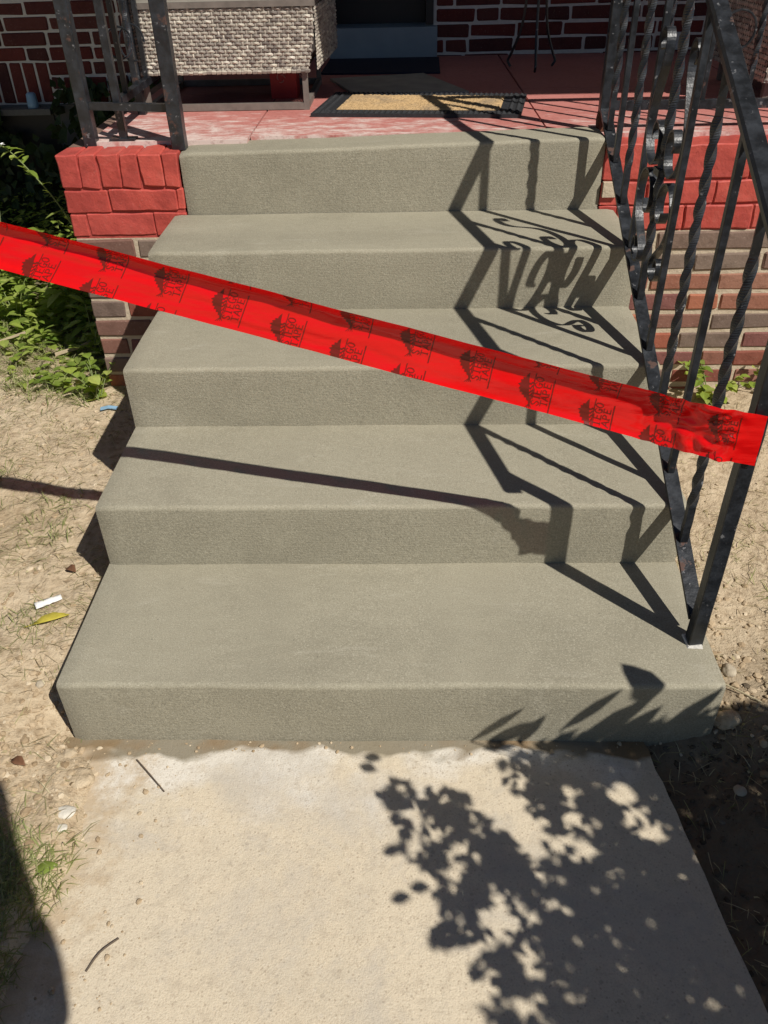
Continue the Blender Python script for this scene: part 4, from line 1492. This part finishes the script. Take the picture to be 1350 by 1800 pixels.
def blade(mb, x, y, z, ln, a, rise, w):
    d = Vector((math.cos(a), math.sin(a), 0))
    s = Vector((-d.y, d.x, 0)) * w
    k = rr.uniform(-.25, .25)
    p1 = Vector((x, y, z))
    p2 = p1 + d * ln * .5 + s / w * ln * k * .4 + Vector((0, 0, rise))
    p3 = p1 + d * ln + s / w * ln * k * 1.2 + Vector((0, 0, rise * rr.uniform(0.1, 1.3)))
    mb.add([p1 - s, p1 + s, p2 + s * .9, p2 - s * .9, p3], [(0, 1, 2, 3), (3, 2, 4)])


stw, grs = MB(), MB()
for i in range(15000):
    if rr.random() < 0.7:
        x, y = rr.uniform(-1.2, 0.1), rr.uniform(0.5, 3.0)
        cl_ = noise.noise(Vector((x * 3.2, y * 3.2, 3)))
        if cl_ < -0.1 and rr.random() < 0.75: continue
    else:
        x, y = rr.uniform(1.22, 2.2), rr.uniform(0.5, 2.5)
        cl_ = noise.noise(Vector((x * 3.2, y * 3.2, 3)))
        if cl_ < 0.0 and rr.random() < 0.7: continue
    if not visible_dirt(x, y): continue
    green = rr.random() < (0.12 + 0.5 * max(0, cl_) + 0.5 * sstep(2.2, 2.7, y) * (x < 0))
    blade(grs if green else stw, x, y, ground_h(x, y) + 0.002, rr.uniform(0.015, 0.06), rr.uniform(0, 6.28), rr.uniform(0.001, 0.009), rr.uniform(0.0004, 0.0010))
for i in range(2600):   # thick clippings in front of the weed patch
    x = rr.uniform(-1.3, -0.34)
    y = rr.uniform(2.35, 3.1)
    if y < 2.38 + 0.3 * sstep(-.4, -1.0, x) + 0.1 * noise.noise(Vector((x * 4, y * 4, 8))): continue
    blade(grs, x, y, ground_h(x, y) + rr.uniform(0, .015), rr.uniform(0.03, 0.085), rr.uniform(0, 6.28), rr.uniform(0.004, 0.03), rr.uniform(0.0008, 0.0018))
for cx, cy, nb in ((-0.25, 1.72, 60), (-0.18, 1.40, 55), (-0.28, 1.85, 50), (-0.03, 0.72, 420), (0.0, 0.62, 380), (0.05, 0.80, 240), (-0.06, 0.82, 250), (0.07, 0.70, 120), (1.62, 1.5, 70), (1.75, 1.75, 80), (-0.5, 2.0, 70), (-0.65, 2.15, 70)):
    for i in range(nb):   # tufts of living grass
        x, y = rr.gauss(cx, 0.035), rr.gauss(cy, 0.035)
        blade(grs, x, y, ground_h(x, y), rr.uniform(0.02, 0.055), rr.uniform(0, 6.28), rr.uniform(0.004, 0.022), rr.uniform(0.0006, 0.0014))
for i in range(700):
    x, y = (rr.uniform(-1.0, 0.1), rr.uniform(0.6, 2.6)) if rr.random() < .7 else (rr.uniform(1.3, 2.0), rr.uniform(0.7, 2.4))
    if not visible_dirt(x, y): continue
    blade(stw, x, y, ground_h(x, y) + 0.003, rr.uniform(0.006, 0.016), rr.uniform(0, 6.28), rr.uniform(0.0, 0.004), rr.uniform(0.0015, 0.0035))
tag(stw.build('dry_grass', M['straw']), 'dry straw scattered over the bare dirt', 'dry grass', kind='stuff')
tag(grs.build('grass', M['grass']), 'green grass blades and clippings on the dirt', 'grass', kind='stuff')

# ------------------------------------------------------------------ single small things
def stone(label, x, y, r, mat=None, z=None, name='stone', cat='stone', flat=0.6):
    bm = bmesh.new()
    bmesh.ops.create_icosphere(bm, subdivisions=3, radius=r)
    sx, sy = rr.uniform(.85, 1.25), rr.uniform(.75, 1.1)
    off = Vector((x * 9, y * 9, 0))
    for v in bm.verts:
        k = 1 + 0.28 * noise.noise(v.co / r * 1.1 + off) + 0.08 * noise.noise(v.co / r * 3 + off)
        v.co = Vector((v.co.x * sx * k, v.co.y * sy * k, v.co.z * flat * k))
    me = bpy.data.meshes.new(name)
    bm.to_mesh(me)
    bm.free()
    me.materials.append(mat or M['stone'])
    me.polygons.foreach_set('use_smooth', [True] * len(me.polygons))
    o = bpy.data.objects.new(name, me)
    COL.objects.link(o)
    o.location = (x, y, (ground_h(x, y) if z is None else z) + r * flat * 0.35)
    return tag(o, label, cat, 'stones in the dirt')


stone('tan stone pressed against the bottom left corner of the stairs', 0.0, 1.15, 0.015)
stone('pale rounded stone in the dirt left of the lowest step', -0.10, 1.22, 0.012)
stone('large flat clod of earth at the top left corner of the walkway', 0.05, 1.0, 0.03, M['dirt'], flat=0.35)
stone('white chalky rock half buried left of the walkway', 0.05, 0.92, 0.018, M['chalk'], flat=.35)
stone('small white chalky pebble below the chalky rock', 0.055, 0.885, 0.009, M['chalk'], flat=.4)
stone('rounded clod of earth by the right corner of the lowest step', 1.375, 1.135, 0.026, M['dirt'], flat=.6)
stone('small tan clod on the dirt right of the railing post', 1.42, 1.26, 0.016)
stone('grey pebble on the dark soil right of the walkway', 1.36, 0.98, 0.012)

for i in range(60):
    x, y = rr.gauss(1.43, 0.07), rr.uniform(1.0, 1.75)
    if x < 1.36: continue
    r = rr.uniform(0.004, 0.011)
    blob(cl2, (x, y, ground_h(x, y) + r * .1), r, rr)
for i in range(40):
    x, y = rr.gauss(-0.07, 0.06), rr.gauss(1.06, 0.09)
    if not visible_dirt(x, y): continue
    r = rr.uniform(0.005, 0.013)
    blob(cl2, (x, y, ground_h(x, y) + r * .1), r, rr)
tag(cl2.build('earth_clods', M['clod']), 'larger clods of dry earth near the lowest step', 'soil', kind='stuff')

wr = MB()
cx, cy = -0.155, 1.452
zb = ground_h(cx, cy) + 0.009
vs = []
for i in range(9):
    for j in range(5):
        u, v = (i / 8 - .5) * 0.062, (j / 4 - .5) * 0.026 * (1 - 0.25 * (i / 8))
        a = 0.55
        vs.append((cx + u * math.cos(a) - v * math.sin(a), cy + u * math.sin(a) + v * math.cos(a), zb + 0.007 * math.cos((j / 4 - .5) * 2.6) + 0.003 * noise.noise(Vector((i * .7, j * .9, 2)))))
wr.add(vs, [(i * 5 + j, (i + 1) * 5 + j, (i + 1) * 5 + j + 1, i * 5 + j + 1) for i in range(8) for j in range(4)])
ob = wr.build('paper_scrap', M['paper'], None, True)
sm = ob.modifiers.new('thickness', 'SOLIDIFY'); sm.thickness = 0.0012
tag(ob, 'crumpled white paper scrap on the dirt left of the stairs', 'litter')


def flat_leaf(name, label, x, y, ln, wd, ang, mat, curl=0.5):
    mb = MB()
    z = ground_h(x, y) + 0.009
    leaf(mb, (x - math.cos(ang) * ln / 2, y - math.sin(ang) * ln / 2, z), (math.cos(ang), math.sin(ang), 0.12), (0, 0, 1), ln, wd, curl, 0.12)
    mb.tube([(x - math.cos(ang) * ln / 2, y - math.sin(ang) * ln / 2, z), (x - math.cos(ang) * ln * .72, y - math.sin(ang) * ln * .72, z - 0.002)], 0.0009, 5)
    o = mb.build(name, mat, None, True)
    s_ = o.modifiers.new('thickness', 'SOLIDIFY')
    s_.thickness = 0.0006
    return tag(o, label, 'leaf')


flat_leaf('fallen_leaf', 'long yellow-green fallen leaf on the dirt below the white scrap', -0.128, 1.392, 0.085, 0.027, 0.42, M['yellow'])
flat_leaf('fallen_leaf', 'small curled brown leaf on the dirt above the white scrap', -0.138, 1.57, 0.032, 0.022, -0.5, M['brown'], 0.9)
flat_leaf('fallen_leaf', 'dark purple-brown curled leaf at the far left by the walkway', -0.075, 1.02, 0.036, 0.02, -0.4, M['brown'], 0.8)
flat_leaf('fallen_leaf', 'broad green leaf lying by the shadow at the walkway left edge', 0.055, 0.80, 0.045, 0.026, 0.5, M['leaf'], 0.4)
sp_ = MB()
sp_.bar([(-0.575, 2.74, ground_h(-.575, 2.74) + .03), (-0.50, 2.80, ground_h(-.5, 2.80) + 0.038), (-0.455, 2.84, ground_h(-.455, 2.84) + 0.042)], 0.006, 0.0025, (0, 0, 1), ch=.1)
tag(sp_.build('wood_splinter', M['wood']), 'pale wood splinter lying on the weeds left of the pier', 'splinter')
sp_ = MB()
sp_.bar([(-0.86, 2.80, ground_h(-.86, 2.8) + .045), (-0.74, 2.90, ground_h(-.74, 2.90) + 0.05)], 0.004, 0.002, (0, 0, 1))
tag(sp_.build('wood_splinter', M['wood']), 'thin pale wood sliver in the weeds at the left edge', 'splinter')
bs = MB()
zz = ground_h(-0.275, 2.385) + 0.005
bs.bar([(-0.305, 2.382, zz), (-0.28, 2.387, zz + .004), (-0.25, 2.385, zz + 0.001)], 0.002, 0.008, (0, 0, 1))
tag(bs.build('plastic_scrap', M['blue']), 'tiny pale blue plastic scrap on the dirt by the stairs', 'litter')
tg = MB()
tg.tube(catmull([(0.150, 1.055, 0.006), (0.185, 1.02, 0.007), (0.225, 0.98, 0.004)], 5), 0.0014, 5)
tag(tg.build('twig', M['bark']), 'thin straight twig at the top left of the walkway', 'twig')
tg = MB()
tg.tube(catmull([(0.175, 0.635, 0.003), (0.19, 0.665, 0.006), (0.215, 0.69, 0.004)], 5), 0.0016, 5)
tag(tg.build('twig', M['bark']), 'short dark twig near the shadow edge on the walkway', 'twig')
tg = MB()
tg.tube(catmull([(1.335, 1.18, 0.05), (1.37, 1.215, 0.066), (1.40, 1.21, 0.06), (1.46, 1.17, 0.052)], 5), 0.0018, 5)
tag(tg.build('twig', M['straw']), 'pale bent stalk on the dirt right of the lowest step', 'twig')

# ------------------------------------------------------------------ shrub beside the walkway (right of the frame): casts the leaf shadows
shrub = thing('shrub', 'leafy shrub right of the walkway casting leaf shadows on it', 'shrub', (2.15, 0.1, 0.0))
st, lv = MB(), MB()
rs = random.Random(5)


def shadow_to(x, y, zz, t):
    return Vector((x, y, zz)) - SDIR * t


CAMP = Vector((0.71161569, 0.0, 1.41471684))


def pix_ground(px, py, z=0.0):
    d = f_ * 1439.05 + r_ * (px - 675) + u_ * (900 - py)
    return CAMP + d * ((z - CAMP.z) / d.z)


outline = [(664, 1402), (688, 1368), (745, 1388), (800, 1382), (850, 1432), (885, 1462), (925, 1500), (968, 1512), (940, 1440), (905, 1400), (872, 1345), (930, 1312), (1000, 1290), (1150, 1262),
           (1400, 1200), (2300, 1200), (2300, 2300), (780, 2300), (856, 1800), (828, 1702), (884, 1640), (790, 1668), (757, 1662), (762, 1600), (772, 1545), (715, 1508), (684, 1450)]
POLY = [pix_ground(*q).to_2d() for q in outline]
spots = [(1090, 1395, 20), (1118, 1430, 14), (1146, 1464, 22), (1002, 1396, 12), (1006, 1440, 17), (985, 1478, 16), (1030, 1492, 16), (866, 1614, 24), (905, 1622, 14), (974, 1588, 13), (877, 1583, 14), (935, 1614, 13),
         (934, 1684, 15), (903, 1716, 12), (1086, 1642, 11), (795, 1560, 14), (805, 1490, 18), (770, 1470, 16), (728, 1487, 16), (730, 1440, 15), (850, 1740, 22), (925, 1770, 16), (800, 1535, 14), (1230, 1505, 10), (840, 1420, 10), (945, 1545, 10)]
SPOT = []
for px, py, pr_ in spots:
    c0 = pix_ground(px, py).to_2d()
    SPOT.append((c0, (pix_ground(px + pr_, py).to_2d() - c0).length))


def inside(p):
    c = False
    n_ = len(POLY)
    for i in range(n_):
        a, b = POLY[i], POLY[i - 1]
        if (a.y > p.y) != (b.y > p.y) and p.x < (b.x - a.x) * (p.y - a.y) / (b.y - a.y) + a.x:
            c = not c
    return c


made = 0
tries = 0
while made < 3600 and tries < 60000:
    tries += 1
    x = rs.uniform(0.6, 2.3)
    y = rs.uniform(-0.25, 1.26)
    t = rs.uniform(0.95, 2.0)
    c = shadow_to(x, y, 0, t)
    d = Vector((rs.uniform(-1, 1), rs.uniform(-1, 1), rs.uniform(-0.6, 0.5))).normalized()
    ln_, wd_ = rs.uniform(0.04, 0.07), rs.uniform(0.024, 0.036)
    ok = True
    sdv = d.cross(Vector((0, 0, 1))).normalized()
    for a, b in ((0, 0), (.3, .4), (.3, -.4), (.6, .45), (.6, -.45), (1, 0)):
        w3 = c + d * (ln_ * a) + sdv * (wd_ * b)
        g2 = (w3 + SDIR * (w3.z / -SDIR.z)).to_2d()
        if not inside(g2) or any((g2 - q).length < r0 for q, r0 in SPOT):
            ok = False
            break
    if not ok: continue
    leaf(lv, c, d, (0, 0, 1), ln_, wd_, 0.15, 0.1, seg=3)
    made += 1
made = tries = 0
while made < 5000 and tries < 60000:
    tries += 1
    x, y = rs.uniform(0.6, 1.7), rs.uniform(0.3, 1.2)
    if not inside(Vector((x, y))) or any((Vector((x, y)) - q).length < r0 for q, r0 in SPOT): continue
    c = shadow_to(x, y, 0, rs.uniform(0.9, 1.7))
    d = Vector((rs.uniform(-1, 1), rs.uniform(-1, 1), rs.uniform(-0.5, 0.5))).normalized()
    ln_ = rs.uniform(0.022, 0.036)
    leaf(lv, c - d * ln_ / 2, d, (0, 0, 1), ln_, ln_ * 0.6, 0.15, 0.1, seg=2)
    made += 1
for px, py in ((705, 1583), (690, 1500), (655, 1330), (648, 1345), (738, 1560)):
    g2 = pix_ground(px, py)
    c = shadow_to(g2.x - .02, g2.y, 0, 1.3)
    leaf(lv, c, (1, rs.uniform(-.4, .4), 0.1), (0, 0, 1), 0.04, 0.025, .1, .1)
# sprig of long leaves reaching toward the lowest step
def pix_riser(px, py):
    d = f_ * 1439.05 + r_ * (px - 675) + u_ * (900 - py)
    p = CAMP + d * ((Y[1] - CAMP.y) / d.y)
    return p if p.z <= Z[1] else pix_ground(px, py, Z[1])


sprig = [((826, 1304), (926, 1243), 0.020), ((850, 1308), (955, 1268), 0.030), ((905, 1312), (962, 1255), 0.026), ((985, 1284), (1097, 1210), 0.026), ((1000, 1318), (1150, 1225), 0.046), ((1060, 1318), (1165, 1240), 0.040),
         ((1120, 1318), (1278, 1204), 0.036), ((1140, 1318), (1270, 1255), 0.050), ((1130, 1242), (1092, 1166), 0.062), ((1180, 1325), (1275, 1290), 0.045), ((930, 1322), (1030, 1305), 0.03), ((1040, 1326), (1140, 1300), 0.03), ((830, 1318), (900, 1312), 0.016)]
for i, (a, b, wd_) in enumerate(sprig):
    t = 0.95 + 0.015 * i
    A_, B_ = pix_riser(*a) - SDIR * t, pix_riser(*b) - SDIR * t
    d = B_ - A_
    leaf(lv, A_, d, -SDIR, d.length, wd_, 0.1, 0.0)
    root = pix_ground(1330, 1420) - SDIR * 1.1
    if i not in (8,):
        st.tube(catmull([A_, A_.lerp(root, 0.5) + Vector((0, 0, -.02)), root], 5), 0.0016, 5)
hub = Vector((2.15, 0.1, 0.0))
for k in range(9):
    x, y = rs.uniform(0.85, 1.7), rs.uniform(0.2, 1.0)
    tip = shadow_to(x, y, 0, rs.uniform(1.6, 2.4))
    b0 = hub + Vector((rs.uniform(-.1, .1), rs.uniform(-.1, .1), -0.03))
    mid = b0.lerp(tip, 0.5) + Vector((0.15, -0.05, 0.1))
    pth = catmull([b0, mid, tip], 7)
    st.tube(pth, [0.013 * (1 - 0.8 * i / len(pth)) for i in range(len(pth))], 6)
st.build('trunk', M['bark'], shrub)
lv.build('crown', M['shrubleaf'], shrub)

# ------------------------------------------------------------------ the photographer, standing behind the camera
pers = thing('person', 'person in dark clothes holding up a phone, casting the lower left shadow', 'person', (0.86, -0.42, 0.0))
sk = {  # joints: position, radius
    'pelvis': ((0.82, -0.34, 0.92), 0.125), 'waist': ((0.82, -0.33, 1.06), 0.11), 'chest': ((0.82, -0.30, 1.28), 0.115), 'neckb': ((0.88, -0.22, 1.46), 0.075),
    'neck': ((0.885, -0.18, 1.53), 0.065), 'jaw': ((0.88, -0.145, 1.60), 0.065), 'head': ((0.885, -0.13, 1.69), 0.085), 'crown': ((0.885, -0.15, 1.76), 0.05),
    'shl': ((0.67, -0.27, 1.42), 0.055), 'ell': ((0.59, -0.22, 1.17), 0.042), 'wrl': ((0.645, -0.085, 1.345), 0.03), 'hal': ((0.655, -0.06, 1.40), 0.026),
    'shr': ((0.955, -0.25, 1.42), 0.052), 'elr': ((0.875, -0.215, 1.17), 0.038), 'wrr': ((0.80, -0.085, 1.34), 0.03), 'har': ((0.785, -0.06, 1.395), 0.026),
    'hil': ((0.73, -0.34, 0.87), 0.088), 'knl': ((0.72, -0.32, 0.48), 0.062), 'anl': ((0.71, -0.35, 0.09), 0.045), 'tol': ((0.705, -0.20, 0.045), 0.035),
    'hir': ((0.91, -0.34, 0.87), 0.088), 'knr': ((0.92, -0.32, 0.48), 0.062), 'anr': ((0.93, -0.35, 0.09), 0.045), 'tor': ((0.935, -0.20, 0.045), 0.035)}
sk['trap'] = ((0.93, -0.235, 1.475), 0.058)
ed = [('trap', 'neckb'), ('trap', 'shr'), ('pelvis', 'waist'), ('waist', 'chest'), ('chest', 'neckb'), ('neckb', 'neck'), ('neck', 'jaw'), ('jaw', 'head'), ('head', 'crown'), ('chest', 'shl'), ('shl', 'ell'), ('ell', 'wrl'), ('wrl', 'hal'),
      ('shr', 'elr'), ('elr', 'wrr'), ('wrr', 'har'), ('pelvis', 'hil'), ('hil', 'knl'), ('knl', 'anl'), ('anl', 'tol'), ('pelvis', 'hir'), ('hir', 'knr'), ('knr', 'anr'), ('anr', 'tor')]
for sd_, hx in (('l', 0.655), ('r', 0.785)):
    s_ = 1 if sd_ == 'l' else -1
    for q in range(4):
        n1_, n2_ = 'f%s%d' % (sd_, q), 'g%s%d' % (sd_, q)
        sk[n1_] = ((hx + s_ * 0.012, -0.045, 1.385 + 0.017 * q), 0.009)
        sk[n2_] = ((hx + s_ * 0.03, -0.04, 1.39 + 0.016 * q), 0.008)
        ed += [('ha' + sd_, n1_), (n1_, n2_)]
    sk['t' + sd_] = ((hx + s_ * 0.012, -0.085, 1.415), 0.010)
    sk['u' + sd_] = ((hx + s_ * 0.028, -0.09, 1.425), 0.009)
    ed += [('ha' + sd_, 't' + sd_), ('t' + sd_, 'u' + sd_)]
nm = list(sk)
me = bpy.data.meshes.new('body')
org = pers.location
me.from_pydata([Vector(sk[n_][0]) - org for n_ in nm], [(nm.index(a), nm.index(b)) for a, b in ed], [])
ob = bpy.data.objects.new('body', me)
COL.objects.link(ob)
ob.parent = pers
sm = ob.modifiers.new('skin', 'SKIN')
for i, n_ in enumerate(nm):
    q = me.skin_vertices[0].data[i]
    q.radius = (sk[n_][1], sk[n_][1] * (0.75 if n_ in ('chest', 'waist', 'pelvis') else 1))
    q.use_root = n_ == 'pelvis'
ob.modifiers.new('smooth', 'SUBSURF').levels = 1
me.materials.append(M['cloth'])
ph = thing('phone', 'black phone held up by the person taking the picture', 'phone', (0.72, -0.07, 1.38))
mb = MB()
cpos = Vector((0.71161569, 0.0, 1.41471684)) - f_ * 0.075 + r_ * 0.008 - u_ * 0.03
pts = []
for a, b, c in ((-1, -1, -1), (1, -1, -1), (1, 1, -1), (-1, 1, -1), (-1, -1, 1), (1, -1, 1), (1, 1, 1), (-1, 1, 1)):
    pts.append(cpos + r_ * 0.036 * a + u_ * 0.074 * b + f_ * 0.004 * c)
mb.add(pts, [(0, 3, 2, 1), (4, 5, 6, 7), (0, 1, 5, 4), (1, 2, 6, 5), (2, 3, 7, 6), (3, 0, 4, 7)])
mb.build('case', M['phone'], ph)
